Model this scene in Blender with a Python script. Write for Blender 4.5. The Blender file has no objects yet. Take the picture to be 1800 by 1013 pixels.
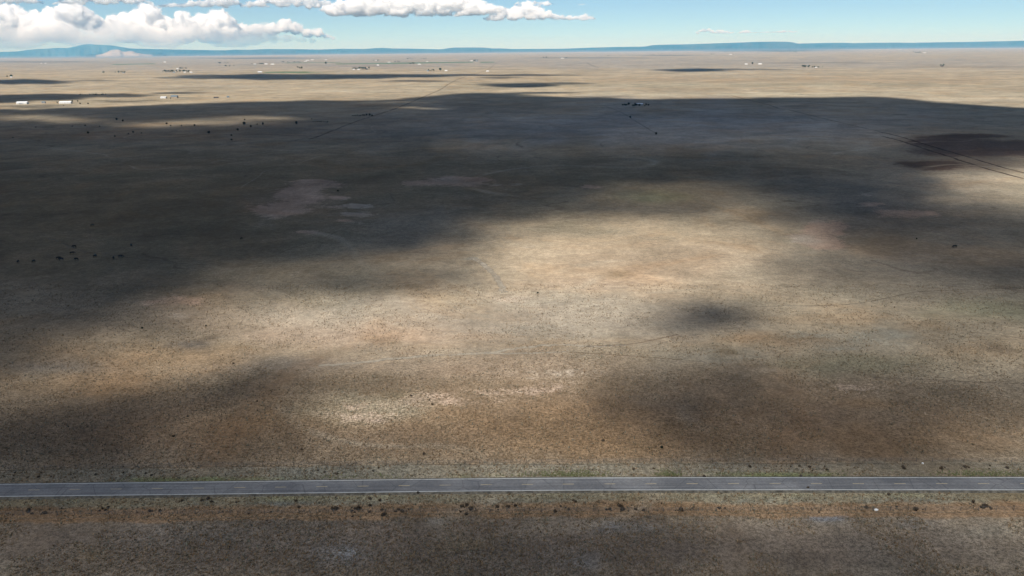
import bpy, bmesh, math, random
import numpy as np
from mathutils import Vector, Matrix, Euler

random.seed(7)
RNG = np.random.default_rng(11)
C = bpy.context.scene.collection
sc = bpy.context.scene

# ------------------------------------------------------------------ camera
W, H, F = 1800.0, 1013.0, 1400.0          # photograph pixels, focal length in pixels
CAMH = 120.0
PITCH = math.atan((H / 2 - 88.0) / F)
ROLL = math.radians(-0.6)
SLOPE = math.tan(-ROLL)
cam = bpy.data.cameras.new("camera")
cam_o = bpy.data.objects.new("camera", cam)
C.objects.link(cam_o)
cam.sensor_width = 36.0
cam.lens = 36.0 * F / W
cam.clip_start = 1.0
cam.clip_end = 300000.0
RM = Matrix.Rotation(math.pi / 2 - PITCH, 3, 'X') @ Matrix.Rotation(ROLL, 3, 'Z')
cam_o.matrix_world = Matrix.Translation((0, 0, CAMH)) @ RM.to_4x4()
sc.camera = cam_o
RMN = np.array(RM)


def rays(x, y):
    x = np.asarray(x, float); y = np.asarray(y, float)
    d = np.stack([(x - W / 2) / F, -(y - H / 2) / F, -np.ones_like(x + y)], -1)
    return d @ RMN.T


def ground_pts(x, y):
    """ground points (z = 0) seen at photograph pixels"""
    d = rays(x, y)
    t = CAMH / np.maximum(-d[..., 2], 1e-5)
    return np.stack([d[..., 0] * t, d[..., 1] * t, np.zeros_like(t)], -1)


def G(x, y, z=0.0):
    p = ground_pts(np.array(float(x)), np.array(float(y)))
    return Vector((p[0], p[1], z))


def at(x, y, D):
    """point at horizontal distance D along the ray of a photograph pixel"""
    d = rays(np.array(float(x)), np.array(float(y)))
    t = D / math.hypot(d[0], d[1])
    return Vector((d[0] * t, d[1] * t, CAMH + d[2] * t))


# ------------------------------------------------------------------ noise (numpy)
def _hash(i, j, s):
    h = (i.astype(np.int64) * 374761393 + j.astype(np.int64) * 668265263 + s * 974711) & 0xffffffff
    h = ((h ^ (h >> 13)) * 1274126177) & 0xffffffff
    return ((h ^ (h >> 16)) & 0xffff) / 65535.0


def vnoise(x, y, s=0):
    i = np.floor(x); j = np.floor(y)
    fx = x - i; fy = y - j
    fx = fx * fx * fx * (fx * (fx * 6 - 15) + 10); fy = fy * fy * fy * (fy * (fy * 6 - 15) + 10)
    a = _hash(i, j, s); b = _hash(i + 1, j, s); c = _hash(i, j + 1, s); d = _hash(i + 1, j + 1, s)
    return (a + (b - a) * fx) * (1 - fy) + (c + (d - c) * fx) * fy


def fbm(x, y, s=0, o=4):
    v = 0.0; a = 0.5; n = 0.0
    for k in range(o):
        v = v + a * vnoise(x * 2 ** k + 17.3 * k, y * 2 ** k + 5.1 * k, s + k); n += a; a *= 0.5
    return v / n * 2 - 1


def sstep(a, b, v):
    t = np.clip((v - a) / (b - a), 0, 1)
    return t * t * (3 - 2 * t)


# ------------------------------------------------------------------ object helpers
def link(name, me, mat=None, parent=None, smooth=False):
    o = bpy.data.objects.new(name, me)
    C.objects.link(o)
    if mat is not None:
        me.materials.append(mat)
    if parent is not None:
        o.parent = parent
    if smooth:
        me.polygons.foreach_set("use_smooth", [True] * len(me.polygons))
    return o


def mesh_np(name, v, f):
    me = bpy.data.meshes.new(name)
    me.from_pydata(np.asarray(v, float).tolist(), [], np.asarray(f, int).tolist() if not isinstance(f, list) else f)
    me.update()
    return me


def bm_obj(name, bm, mat, parent=None, smooth=False):
    me = bpy.data.meshes.new(name)
    bmesh.ops.recalc_face_normals(bm, faces=bm.faces)
    bm.to_mesh(me); bm.free()
    return link(name, me, mat, parent, smooth)


def tag(o, label=None, cat=None, group=None, kind=None):
    if label: o["label"] = label
    if cat: o["category"] = cat
    if group: o["group"] = group
    if kind: o["kind"] = kind
    return o


def empty(name, loc, rz=0.0, label=None, cat=None, group=None):
    o = bpy.data.objects.new(name, None)
    C.objects.link(o)
    o.empty_display_size = 1.0
    o.location = loc
    o.rotation_euler = (0, 0, rz)
    return tag(o, label, cat, group)


def copy_tree(o, parent=None):
    c = o.copy(); C.objects.link(c)
    if parent is not None:
        c.parent = parent
    for ch in list(o.children):
        copy_tree(ch, c)
    return c


def add_box(bm, x0, x1, y0, y1, z0, z1, m=None):
    vs = [bm.verts.new(p) for p in ((x0, y0, z0), (x1, y0, z0), (x1, y1, z0), (x0, y1, z0), (x0, y0, z1), (x1, y0, z1), (x1, y1, z1), (x0, y1, z1))]
    for f in ((0, 3, 2, 1), (4, 5, 6, 7), (0, 1, 5, 4), (1, 2, 6, 5), (2, 3, 7, 6), (3, 0, 4, 7)):
        bm.faces.new([vs[i] for i in f])
    if m is not None:
        bmesh.ops.transform(bm, matrix=m, verts=vs)


# ------------------------------------------------------------------ materials
def new_mat(name):
    m = bpy.data.materials.new(name)
    m.use_nodes = True
    nt = m.node_tree
    for n in list(nt.nodes):
        nt.nodes.remove(n)
    out = nt.nodes.new("ShaderNodeOutputMaterial")
    return m, nt, out


class NT:
    """small node-tree writer"""
    def __init__(self, nt):
        self.nt = nt

    def n(self, typ, **kw):
        nd = self.nt.nodes.new(typ)
        for k, v in kw.items():
            if k in nd.inputs:
                self.set(nd.inputs[k], v)
            else:
                setattr(nd, k, v)
        return nd

    def set(self, sock, v):
        if isinstance(v, bpy.types.NodeSocket):
            self.nt.links.new(v, sock)
        else:
            sock.default_value = v

    def noise(self, vec, scale, detail=3.0, rough=0.55, dist=0.0):
        nd = self.nt.nodes.new("ShaderNodeTexNoise")
        self.set(nd.inputs["Vector"], vec)
        nd.inputs["Scale"].default_value = scale
        nd.inputs["Detail"].default_value = detail
        nd.inputs["Roughness"].default_value = rough
        nd.inputs["Distortion"].default_value = dist
        return nd.outputs["Fac"]

    def ramp(self, fac, a, b, lo=0.0, hi=1.0):
        nd = self.nt.nodes.new("ShaderNodeMapRange")
        nd.interpolation_type = 'SMOOTHSTEP'
        self.set(nd.inputs[0], fac)
        for i, v in zip((1, 2, 3, 4), (a, b, lo, hi)):
            self.set(nd.inputs[i], v)
        return nd.outputs[0]

    def math(self, op, a, b=0.0, clamp=False):
        nd = self.nt.nodes.new("ShaderNodeMath")
        nd.operation = op; nd.use_clamp = clamp
        self.set(nd.inputs[0], a); self.set(nd.inputs[1], b)
        return nd.outputs[0]

    def mix(self, fac, a, b, blend='MIX'):
        nd = self.nt.nodes.new("ShaderNodeMix")
        nd.data_type = 'RGBA'; nd.blend_type = blend
        self.set(nd.inputs[0], fac)
        for s, v in ((nd.inputs[6], a), (nd.inputs[7], b)):
            if isinstance(v, (tuple, list)) and len(v) == 3:
                v = (*v, 1.0)
            self.set(s, v)
        return nd.outputs[2]

    def attr(self, name, out="Color"):
        nd = self.nt.nodes.new("ShaderNodeAttribute")
        nd.attribute_name = name
        return nd.outputs[out]


def pbr(name, col, rough=0.9, var=0.2, scale=1.5, spec=0.2):
    """plain weathered material: colour broken up by noise on object coordinates"""
    m, nt, out = new_mat(name)
    k = NT(nt)
    tc = k.n("ShaderNodeTexCoord").outputs["Object"]
    f = k.noise(tc, scale, 5.0, 0.6)
    g = k.ramp(f, 0.3, 0.7, 1 - var, 1 + var)
    c = k.mix(1.0, col, g, 'MULTIPLY')
    b = k.n("ShaderNodeBsdfPrincipled")
    k.set(b.inputs["Base Color"], c)
    b.inputs["Roughness"].default_value = rough
    b.inputs["Specular IOR Level"].default_value = spec
    nt.links.new(b.outputs[0], out.inputs[0])
    return m


# ------------------------------------------------------------------ light
SUN_EL = math.radians(47.0)
SUN_AZ = math.atan2(-0.35, -0.94)           # sun stands behind the camera, a little to the left
SDIR = Vector((math.sin(SUN_AZ) * math.cos(SUN_EL), math.cos(SUN_AZ) * math.cos(SUN_EL), math.sin(SUN_EL)))
sun = bpy.data.lights.new("sun", 'SUN')
sun.energy = 5.0
sun.angle = math.radians(0.5)
sun.color = (1.0, 0.965, 0.90)
sun_o = bpy.data.objects.new("sun", sun)
C.objects.link(sun_o)
sun_o.rotation_euler = SDIR.to_track_quat('Z', 'Y').to_euler()
sun_o.location = SDIR * 5000

wd = bpy.data.worlds.new("World")
sc.world = wd
wd.use_nodes = True
wn = wd.node_tree
for n in list(wn.nodes):
    wn.nodes.remove(n)
wk = NT(wn)
sky = wn.nodes.new("ShaderNodeTexSky")
sky.sky_type = 'NISHITA'
sky.sun_disc = False
sky.sun_elevation = SUN_EL
sky.sun_rotation = SUN_AZ % (2 * math.pi)
sky.altitude = 1900.0
sky.air_density = 0.75
sky.dust_density = 0.1
sky.ozone_density = 0.5
tint = wk.mix(1.0, sky.outputs[0], (0.81, 0.99, 1.10), 'MULTIPLY')
bg = wk.n("ShaderNodeBackground")
wk.set(bg.inputs[0], tint)
bg.inputs[1].default_value = 0.072
wo = wn.nodes.new("ShaderNodeOutputWorld")
wn.links.new(bg.outputs[0], wo.inputs[0])

sc.view_settings.view_transform = 'Standard'
sc.view_settings.look = 'None'
sc.view_settings.exposure = 0.22
sc.view_settings.gamma = 1.0
sc.render.engine = 'CYCLES'
cy = sc.cycles
cy.max_bounces = 42
cy.diffuse_bounces = 3
cy.glossy_bounces = 2
cy.transmission_bounces = 3
cy.volume_bounces = 40
cy.transparent_max_bounces = 32
cy.use_denoising = True
cy.denoising_input_passes = 'RGB_ALBEDO_NORMAL'
cy.denoising_prefilter = 'ACCURATE'
cy.caustics_reflective = False
cy.caustics_refractive = False

# ------------------------------------------------------------------ haze
m_haze, nt, out = new_mat("haze_air")
k = NT(nt)
pv = k.n("ShaderNodeVolumePrincipled")
pv.inputs["Color"].default_value = (0.17, 0.53, 0.92, 1.0)
pv.inputs["Absorption Color"].default_value = (1.0, 1.0, 1.0, 1.0)
pv.inputs["Density"].default_value = 2.7e-5
pv.inputs["Anisotropy"].default_value = -0.10
nt.links.new(pv.outputs[0], out.inputs["Volume"])
bm = bmesh.new()
add_box(bm, -75000, 75000, -12000, 62000, -12.0, 800.0)
tag(bm_obj("haze", bm, m_haze), kind="stuff")

# ------------------------------------------------------------------ road line
ROADC = [(-900, 874), (-450, 868.8), (0, 863.7), (225, 861.2), (450, 858.6), (675, 855.9), (900, 853.4), (1125, 852.2), (1350, 851.9), (1575, 851.9), (1800, 852.0), (2250, 852.4), (2700, 853)]
_rp = np.array([ground_pts(np.array(float(a)), np.array(float(b)))[:2] for a, b in ROADC])


def _smooth_line(px, py, xs):
    """Catmull-Rom-like smooth interpolation of py over px"""
    m = np.gradient(py, px)
    i = np.clip(np.searchsorted(px, xs) - 1, 0, len(px) - 2)
    h = px[i + 1] - px[i]
    t = np.clip((xs - px[i]) / h, -6, 6)
    tt = np.clip(t, 0, 1)
    h00 = 2 * tt ** 3 - 3 * tt ** 2 + 1; h10 = tt ** 3 - 2 * tt ** 2 + tt
    h01 = -2 * tt ** 3 + 3 * tt ** 2; h11 = tt ** 3 - tt ** 2
    v = h00 * py[i] + h10 * h * m[i] + h01 * py[i + 1] + h11 * h * m[i + 1]
    return v + np.where(t > 1, (t - 1) * h * m[i + 1], 0) + np.where(t < 0, t * h * m[i], 0)


def road_y(x):
    return _smooth_line(_rp[:, 0], _rp[:, 1], np.asarray(x, float))


def road_off(x, y):
    return np.asarray(y) - road_y(x)


# ------------------------------------------------------------------ ground colour patches (soil, plant cover and some painted cloud shade, linear colour)
TAN = (0.36, 0.295, 0.205)
PATCH = []                                   # (x, y, rx, ry, colour, strength)


BARE = []                                    # crisp bare soil and burnt ground, broken up in the material


def P(x, y, rx, ry, col, s=0.8):
    PATCH.append((x, y, rx, ry, col, s))


def Q(x, y, rx, ry, col, s=0.8):
    BARE.append((x, y, rx, ry, col, s * (2.1 if y < 450 else 1.0)))


GREY = (0.285, 0.262, 0.205)
ORANGE = (0.30, 0.19, 0.10)
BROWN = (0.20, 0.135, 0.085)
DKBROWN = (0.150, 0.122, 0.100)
PINK = (0.42, 0.30, 0.215)
BLUEG = (0.215, 0.20, 0.178)
GREEN = (0.165, 0.185, 0.105)
SAND = (0.41, 0.335, 0.255)
WARM = (0.43, 0.325, 0.245)
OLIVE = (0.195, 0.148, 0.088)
# large belts; olive and pale ones also carry cloud-shade tone in the colour
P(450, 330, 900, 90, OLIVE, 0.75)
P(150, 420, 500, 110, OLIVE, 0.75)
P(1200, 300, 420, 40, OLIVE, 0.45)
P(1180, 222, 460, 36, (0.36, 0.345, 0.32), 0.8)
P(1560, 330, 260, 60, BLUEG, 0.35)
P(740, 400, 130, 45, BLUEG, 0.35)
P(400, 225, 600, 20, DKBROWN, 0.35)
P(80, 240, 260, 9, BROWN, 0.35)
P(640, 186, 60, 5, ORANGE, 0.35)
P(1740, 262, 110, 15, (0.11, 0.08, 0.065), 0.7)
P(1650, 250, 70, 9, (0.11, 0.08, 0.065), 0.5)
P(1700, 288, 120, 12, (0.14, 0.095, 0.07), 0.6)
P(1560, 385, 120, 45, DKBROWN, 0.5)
P(1350, 140, 800, 6, ORANGE, 0.18)
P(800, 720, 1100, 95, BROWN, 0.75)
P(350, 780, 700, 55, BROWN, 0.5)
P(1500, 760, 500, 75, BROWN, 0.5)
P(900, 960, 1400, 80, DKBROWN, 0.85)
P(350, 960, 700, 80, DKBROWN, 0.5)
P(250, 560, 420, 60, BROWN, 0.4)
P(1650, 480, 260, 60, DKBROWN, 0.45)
# middle sunlit ground
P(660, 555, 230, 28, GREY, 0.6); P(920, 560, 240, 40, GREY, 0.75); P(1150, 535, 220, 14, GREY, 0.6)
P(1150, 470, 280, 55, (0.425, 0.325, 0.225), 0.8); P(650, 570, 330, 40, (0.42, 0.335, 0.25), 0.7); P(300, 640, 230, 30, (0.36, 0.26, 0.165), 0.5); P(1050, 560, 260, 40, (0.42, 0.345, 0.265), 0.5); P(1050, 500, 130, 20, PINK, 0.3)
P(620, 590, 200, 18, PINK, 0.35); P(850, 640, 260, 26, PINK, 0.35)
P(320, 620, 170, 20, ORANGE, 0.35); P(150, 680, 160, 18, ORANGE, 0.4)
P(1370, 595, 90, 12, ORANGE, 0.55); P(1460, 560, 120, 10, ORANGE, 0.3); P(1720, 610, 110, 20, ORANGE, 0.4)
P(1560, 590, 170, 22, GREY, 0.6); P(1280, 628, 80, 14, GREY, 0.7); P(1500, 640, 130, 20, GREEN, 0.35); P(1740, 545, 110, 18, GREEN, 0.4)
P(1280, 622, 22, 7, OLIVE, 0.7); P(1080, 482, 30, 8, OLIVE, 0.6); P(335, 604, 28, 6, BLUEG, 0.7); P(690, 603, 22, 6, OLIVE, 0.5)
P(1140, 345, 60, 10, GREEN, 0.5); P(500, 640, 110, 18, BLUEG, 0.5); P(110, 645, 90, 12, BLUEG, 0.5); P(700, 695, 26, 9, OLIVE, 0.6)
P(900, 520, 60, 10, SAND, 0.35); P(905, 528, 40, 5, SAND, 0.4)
# bare soil
Q(560, 325, 40, 5, PINK, 0.7); Q(525, 345, 45, 12, PINK, 0.5); Q(490, 370, 50, 9, PINK, 0.55); Q(470, 381, 14, 2.5, SAND, 0.5)
P(570, 372, 50, 6, ORANGE, 0.4); Q(628, 362, 22, 4, SAND, 0.8); Q(600, 348, 14, 3, PINK, 0.6); Q(640, 395, 20, 1.8, SAND, 0.7); Q(605, 387, 22, 1.8, PINK, 0.6); Q(540, 408, 25, 4, PINK, 0.4)
Q(800, 320, 42, 6, PINK, 0.8); Q(745, 322, 30, 4, PINK, 0.6); Q(785, 318, 14, 3, SAND, 0.7); Q(1035, 328, 18, 3, PINK, 0.7)
Q(1405, 415, 22, 3, SAND, 0.8); Q(1435, 402, 22, 7, PINK, 0.7); Q(1450, 425, 30, 6, PINK, 0.7); Q(1430, 427, 18, 3, SAND, 0.8); Q(1470, 400, 30, 14, PINK, 0.4)
Q(1525, 341, 14, 2, SAND, 0.7); Q(1540, 360, 24, 3, PINK, 0.7); Q(1600, 378, 60, 8, PINK, 0.4); Q(930, 433, 8, 2, SAND, 0.7)
Q(270, 520, 70, 16, PINK, 0.3); Q(320, 525, 40, 6, PINK, 0.4)
P(620, 720, 150, 26, (0.30, 0.265, 0.19), 0.7); Q(760, 700, 80, 12, WARM, 0.36); Q(870, 688, 70, 9, WARM, 0.36); Q(970, 678, 40, 8, WARM, 0.36); Q(660, 735, 60, 10, WARM, 0.36)
P(480, 735, 140, 30, ORANGE, 0.4); P(1000, 745, 300, 30, ORANGE, 0.5); P(1050, 785, 250, 25, ORANGE, 0.55); P(1550, 775, 220, 25, ORANGE, 0.45)
Q(1500, 685, 60, 12, PINK, 0.4); P(1520, 710, 50, 9, ORANGE, 0.5)
P(800, 320, 70, 8, PINK, 0.25); P(520, 355, 80, 20, PINK, 0.35)
Q(560, 321, 34, 4, PINK, 0.9); Q(530, 336, 34, 8, PINK, 0.6); Q(497, 362, 36, 6, PINK, 0.6); Q(835, 316, 26, 2.5, PINK, 0.9); Q(795, 319, 18, 2.2, SAND, 1.0); Q(770, 323, 30, 2.5, PINK, 0.8); Q(815, 322, 14, 1.6, SAND, 0.9); Q(870, 323, 50, 1.6, GREY, 0.6)
Q(625, 377, 26, 3, SAND, 0.7); Q(590, 366, 22, 2.5, PINK, 0.6); Q(1412, 419, 14, 2, SAND, 0.9); Q(1446, 412, 34, 6, PINK, 0.9); Q(1425, 424, 26, 2.5, SAND, 1.0); Q(1408, 416, 14, 2, SAND, 1.0); Q(1460, 432, 36, 5, PINK, 0.6); Q(1436, 391, 12, 2, SAND, 0.7)
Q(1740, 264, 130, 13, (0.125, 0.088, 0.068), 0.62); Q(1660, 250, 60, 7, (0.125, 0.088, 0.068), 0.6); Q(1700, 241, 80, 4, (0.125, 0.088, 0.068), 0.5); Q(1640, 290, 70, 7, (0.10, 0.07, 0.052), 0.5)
Q(900, 526, 45, 7, SAND, 0.55); Q(830, 455, 22, 6, GREY, 0.5); Q(1180, 533, 60, 4, SAND, 0.4); Q(945, 690, 100, 11, WARM, 0.36); Q(780, 704, 120, 16, WARM, 0.34); Q(620, 725, 110, 22, WARM, 0.3)
Q(1000, 655, 160, 18, SAND, 0.3); Q(300, 528, 60, 12, PINK, 0.45); Q(330, 560, 60, 10, SAND, 0.3); Q(515, 482, 12, 4, SAND, 0.45); Q(1560, 590, 110, 14, GREY, 0.5); Q(1420, 590, 60, 8, GREY, 0.5); Q(1480, 612, 80, 7, GREY, 0.4)
Q(1340, 655, 60, 8, SAND, 0.25); Q(1510, 690, 70, 12, SAND, 0.35); Q(1640, 728, 50, 8, SAND, 0.25)
Q(600, 975, 46, 15, (0.215, 0.215, 0.215), 0.34); Q(1065, 922, 45, 8, (0.205, 0.205, 0.205), 0.36); Q(1125, 930, 45, 7, (0.2, 0.2, 0.2), 0.32); Q(1460, 911, 50, 5, (0.2, 0.2, 0.2), 0.34); Q(1020, 985, 30, 12, (0.19, 0.19, 0.19), 0.3); Q(1240, 800, 60, 12, (0.42, 0.27, 0.16), 0.3)
P(1350, 166, 520, 4, (0.43, 0.375, 0.27), 0.6); P(600, 160, 420, 3, (0.42, 0.36, 0.265), 0.5); P(1250, 150, 600, 4, (0.30, 0.265, 0.185), 0.5); P(300, 152, 300, 3, (0.38, 0.33, 0.25), 0.5); P(1700, 175, 200, 5, (0.43, 0.375, 0.28), 0.5)
P(1000, 112, 1500, 10, (0.285, 0.255, 0.215), 0.7); P(300, 122, 300, 3, (0.36, 0.31, 0.25), 0.5); P(650, 116, 120, 1.5, (0.24, 0.20, 0.17), 0.6); P(1250, 118, 300, 2, (0.34, 0.30, 0.25), 0.4)
# foreground
P(600, 975, 50, 18, (0.20, 0.20, 0.20), 0.5); P(1065, 925, 50, 10, (0.20, 0.20, 0.20), 0.5); P(1110, 930, 60, 9, BLUEG, 0.6); P(770, 915, 20, 8, BLUEG, 0.7); P(1020, 985, 40, 16, BLUEG, 0.6); P(1470, 912, 60, 7, BLUEG, 0.7); P(1600, 922, 40, 8, BLUEG, 0.6); P(1750, 935, 60, 12, GREY, 0.4); P(340, 940, 110, 20, BLUEG, 0.3)
P(160, 975, 30, 12, OLIVE, 0.6); P(820, 960, 50, 10, OLIVE, 0.5)
# far fields and woodland; some dark streaks paint distant cloud shadow into the soil
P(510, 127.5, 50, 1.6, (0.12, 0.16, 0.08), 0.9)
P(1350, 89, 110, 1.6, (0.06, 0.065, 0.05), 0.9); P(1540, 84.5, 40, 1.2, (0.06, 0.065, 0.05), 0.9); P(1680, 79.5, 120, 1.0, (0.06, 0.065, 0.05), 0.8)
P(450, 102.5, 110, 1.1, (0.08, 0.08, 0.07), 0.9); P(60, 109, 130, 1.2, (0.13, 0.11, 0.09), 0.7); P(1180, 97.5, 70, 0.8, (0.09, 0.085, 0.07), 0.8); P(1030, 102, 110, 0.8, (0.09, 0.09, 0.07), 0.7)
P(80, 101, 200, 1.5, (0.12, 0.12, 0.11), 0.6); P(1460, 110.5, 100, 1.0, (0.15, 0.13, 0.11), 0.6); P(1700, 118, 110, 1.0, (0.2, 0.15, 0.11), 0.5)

# ------------------------------------------------------------------ ground sheet (one fan of quads reaching past the hills)
def build_ground():
    # rows by (roll-free) picture row, columns by direction; behind the camera a coarse continuation
    v = np.concatenate([[90.2, 90.6, 91, 91.5, 92], np.arange(92.75, 150, 0.75), np.arange(150, 260, 2.0), np.arange(260, 800, 5.0), np.arange(800, 925, 2.5), np.arange(925, 1100, 8.0), [1130, 1200, 1300, 1450, 1700, 2100]])
    x = np.concatenate([[-9000, -5000, -3000, -2000, -1400, -1000, -700, -500, -350, -200], np.arange(-100, 1901, 12.5), [2000, 2150, 2300, 2500, 2800, 3200, 3800, 4800, 6800, 10800]])
    X, V = np.meshgrid(x, v)
    Y = V - SLOPE * (X - 900)
    p = ground_pts(X, Y)
    # pull the farthest rows in so that the sheet ends at 58 km
    n_r, n_c = X.shape
    # patches
    col = np.zeros((n_r, n_c, 3)); col[:] = TAN
    wx = fbm(X / 60, Y / 22, 3, 4); wy = fbm(X / 60, Y / 22, 13, 4)
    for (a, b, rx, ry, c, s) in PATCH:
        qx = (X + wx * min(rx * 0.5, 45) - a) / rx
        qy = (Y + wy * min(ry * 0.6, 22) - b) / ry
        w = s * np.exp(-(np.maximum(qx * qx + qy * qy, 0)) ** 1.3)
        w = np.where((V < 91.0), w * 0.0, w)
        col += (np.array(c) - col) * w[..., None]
    bcol = np.zeros((n_r, n_c, 3)); bw = np.zeros((n_r, n_c))
    for (a, b, rx, ry, c, sg) in BARE:
        qx = (X + wx * min(rx * 0.6, 30) - a) / rx
        qy = (Y + wy * min(ry * 0.7, 12) - b) / ry
        w = sg * np.exp(-np.maximum(qx * qx + qy * qy, 0))
        take = (w / (w + bw + 1e-4))[..., None]
        bcol = bcol * (1 - take) + np.array(c) * take
        bw = np.maximum(bw, w)
    off = road_off(p[..., 0], p[..., 1])
    tuft = 0.45 + sstep(540, 760, Y) * 0.55
    # back part
    back = [(-40000, -9000), (-9000, -9000), (0, -9000), (9000, -9000), (40000, -9000)]
    verts = p.reshape(-1, 3)
    idx = np.arange(n_r * n_c).reshape(n_r, n_c)
    q = np.stack([idx[:-1, :-1], idx[1:, :-1], idx[1:, 1:], idx[:-1, 1:]], -1).reshape(-1, 4)
    base = len(verts)
    last = idx[-1]
    bx = np.array([verts[i][0] for i in last])
    bv = np.stack([np.clip(bx * 30, -40000, 40000), np.full(n_c, -9000.0), np.zeros(n_c)], -1)
    verts = np.concatenate([verts, bv])
    q2 = np.stack([last[:-1], base + np.arange(n_c - 1), base + 1 + np.arange(n_c - 1), last[1:]], -1)
    q = np.concatenate([q, q2])
    r2 = verts[:, 0] ** 2 + verts[:, 1] ** 2
    k_ = np.where(np.sqrt(r2) > 58000, 58000 / np.sqrt(np.maximum(r2, 1)), 1.0)
    verts[:, 0] *= k_; verts[:, 1] *= k_
    me = mesh_np("ground", verts, q)
    a = me.attributes.new("soil", 'FLOAT_COLOR', 'POINT')
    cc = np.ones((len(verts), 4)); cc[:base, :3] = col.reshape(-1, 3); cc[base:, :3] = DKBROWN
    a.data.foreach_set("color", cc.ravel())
    a = me.attributes.new("bare", 'FLOAT_COLOR', 'POINT')
    cc = np.ones((len(verts), 4)) * 0.3; cc[:base, :3] = bcol.reshape(-1, 3)
    a.data.foreach_set("color", cc.ravel())
    a = me.attributes.new("bare_share", 'FLOAT', 'POINT')
    tt = np.zeros(len(verts)); tt[:base] = bw.ravel()
    a.data.foreach_set("value", tt)
    a = me.attributes.new("tuft", 'FLOAT', 'POINT')
    tt = np.ones(len(verts)); tt[:base] = tuft.ravel()
    a.data.foreach_set("value", tt)
    a = me.attributes.new("verge", 'FLOAT', 'POINT')
    oo = np.full(len(verts), 500.0); oo[:base] = off.ravel()
    oo = np.where(np.abs(verts[:, 0]) > 2500, 500.0, oo)
    a.data.foreach_set("value", np.clip(oo, -400, 800))
    return me


m_ground, nt, out = new_mat("prairie_ground")
k = NT(nt)
pos = k.n("ShaderNodeNewGeometry").outputs["Position"]
soil = k.attr("soil"); tuft = k.attr("tuft", "Fac"); verge = k.attr("verge", "Fac")
n_big = k.noise(pos, 1 / 320.0, 5, 0.6, 0.6)
n_mid = k.noise(pos, 1 / 60.0, 5, 0.62, 0.8)
n_sml = k.noise(pos, 1 / 9.0, 4, 0.65, 0.4)
n_fin = k.noise(pos, 1 / 1.1, 3, 0.65)
n_vfin = k.noise(pos, 1 / 0.35, 2, 0.6)
n_hue = k.noise(pos, 1 / 130.0, 6, 0.65, 1.2)
n_tus = k.noise(pos, 1 / 3.4, 4, 0.7)
n_pat = k.noise(pos, 1 / 22.0, 4, 0.7, 0.6)
# verge of the road: signed distance from the centre line, wobbled
vw = k.math('ADD', verge, k.math('MULTIPLY', k.math('SUBTRACT', n_mid, 0.5), 5.0))
vw = k.math('ADD', vw, k.math('MULTIPLY', k.math('SUBTRACT', n_sml, 0.5), 6.0))
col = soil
up = k.math('MULTIPLY', k.ramp(vw, 1.0, 4.0), k.ramp(vw, 11.5, 13.5, 1.0, 0.0))
lo = k.math('MULTIPLY', k.ramp(vw, -10.5, -8.0), k.ramp(vw, -4.0, -2.0, 1.0, 0.0))
lo2 = k.math('MULTIPLY', k.ramp(vw, -17.0, -15.5), k.ramp(vw, -10.5, -8.0, 1.0, 0.0))
vg = k.mix(k.ramp(n_hue, 0.4, 0.62), (0.265, 0.235, 0.175), (0.215, 0.205, 0.165))
col = k.mix(k.math('MULTIPLY', up, 0.85), col, vg)
col = k.mix(k.math('MULTIPLY', lo, 0.85), col, k.mix(k.ramp(n_hue, 0.4, 0.62), (0.25, 0.22, 0.145), (0.185, 0.19, 0.165)))
col = k.mix(k.math('MULTIPLY', lo2, 0.8), col, (0.27, 0.175, 0.10))
grn = k.math('MULTIPLY', k.math('MULTIPLY', k.ramp(verge, 3.0, 4.0), k.ramp(verge, 5.5, 8.0, 1.0, 0.0)), k.ramp(n_mid, 0.50, 0.62))
col = k.mix(k.math('MULTIPLY', grn, 0.75), col, (0.17, 0.20, 0.085))
yel = k.math('MULTIPLY', k.math('MULTIPLY', k.ramp(verge, -8.5, -5.5), k.ramp(verge, -4.2, -3.8, 1.0, 0.0)), k.ramp(n_hue, 0.45, 0.58))
col = k.mix(k.math('MULTIPLY', yel, 0.6), col, (0.33, 0.30, 0.15))
# bare soil breaking through
bs_ = k.attr("bare_share", "Fac")
bn = k.math('ADD', k.math('MULTIPLY', k.math('SUBTRACT', n_mid, 0.5), 0.9), k.math('MULTIPLY', k.math('SUBTRACT', n_sml, 0.5), 1.0))
bn = k.math('ADD', bn, k.math('MULTIPLY', k.math('SUBTRACT', n_fin, 0.5), 0.7))
bm_ = k.math('MULTIPLY', k.ramp(k.math('ADD', bs_, bn), 0.20, 0.62), k.ramp(bs_, 0.04, 0.25))
col = k.mix(bm_, col, k.attr("bare"))
# shallow washes and old trails: thin pale or dark threads
def thread(scale, dist, wdt):
    f = k.noise(pos, scale, 2.5, 0.5, dist)
    return k.ramp(k.math('ABSOLUTE', k.math('SUBTRACT', f, 0.5)), 0.0, wdt, 1.0, 0.0)
th1 = k.math('MULTIPLY', thread(1 / 420.0, 0.8, 0.008), k.ramp(n_big, 0.45, 0.6))
th2 = k.math('MULTIPLY', thread(1 / 230.0, 1.2, 0.010), k.ramp(n_hue, 0.5, 0.62))
col = k.mix(k.math('MULTIPLY', th1, 0.5), col, (0.42, 0.36, 0.27))
col = k.mix(k.math('MULTIPLY', th2, 0.5), col, (0.12, 0.085, 0.06))
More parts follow.
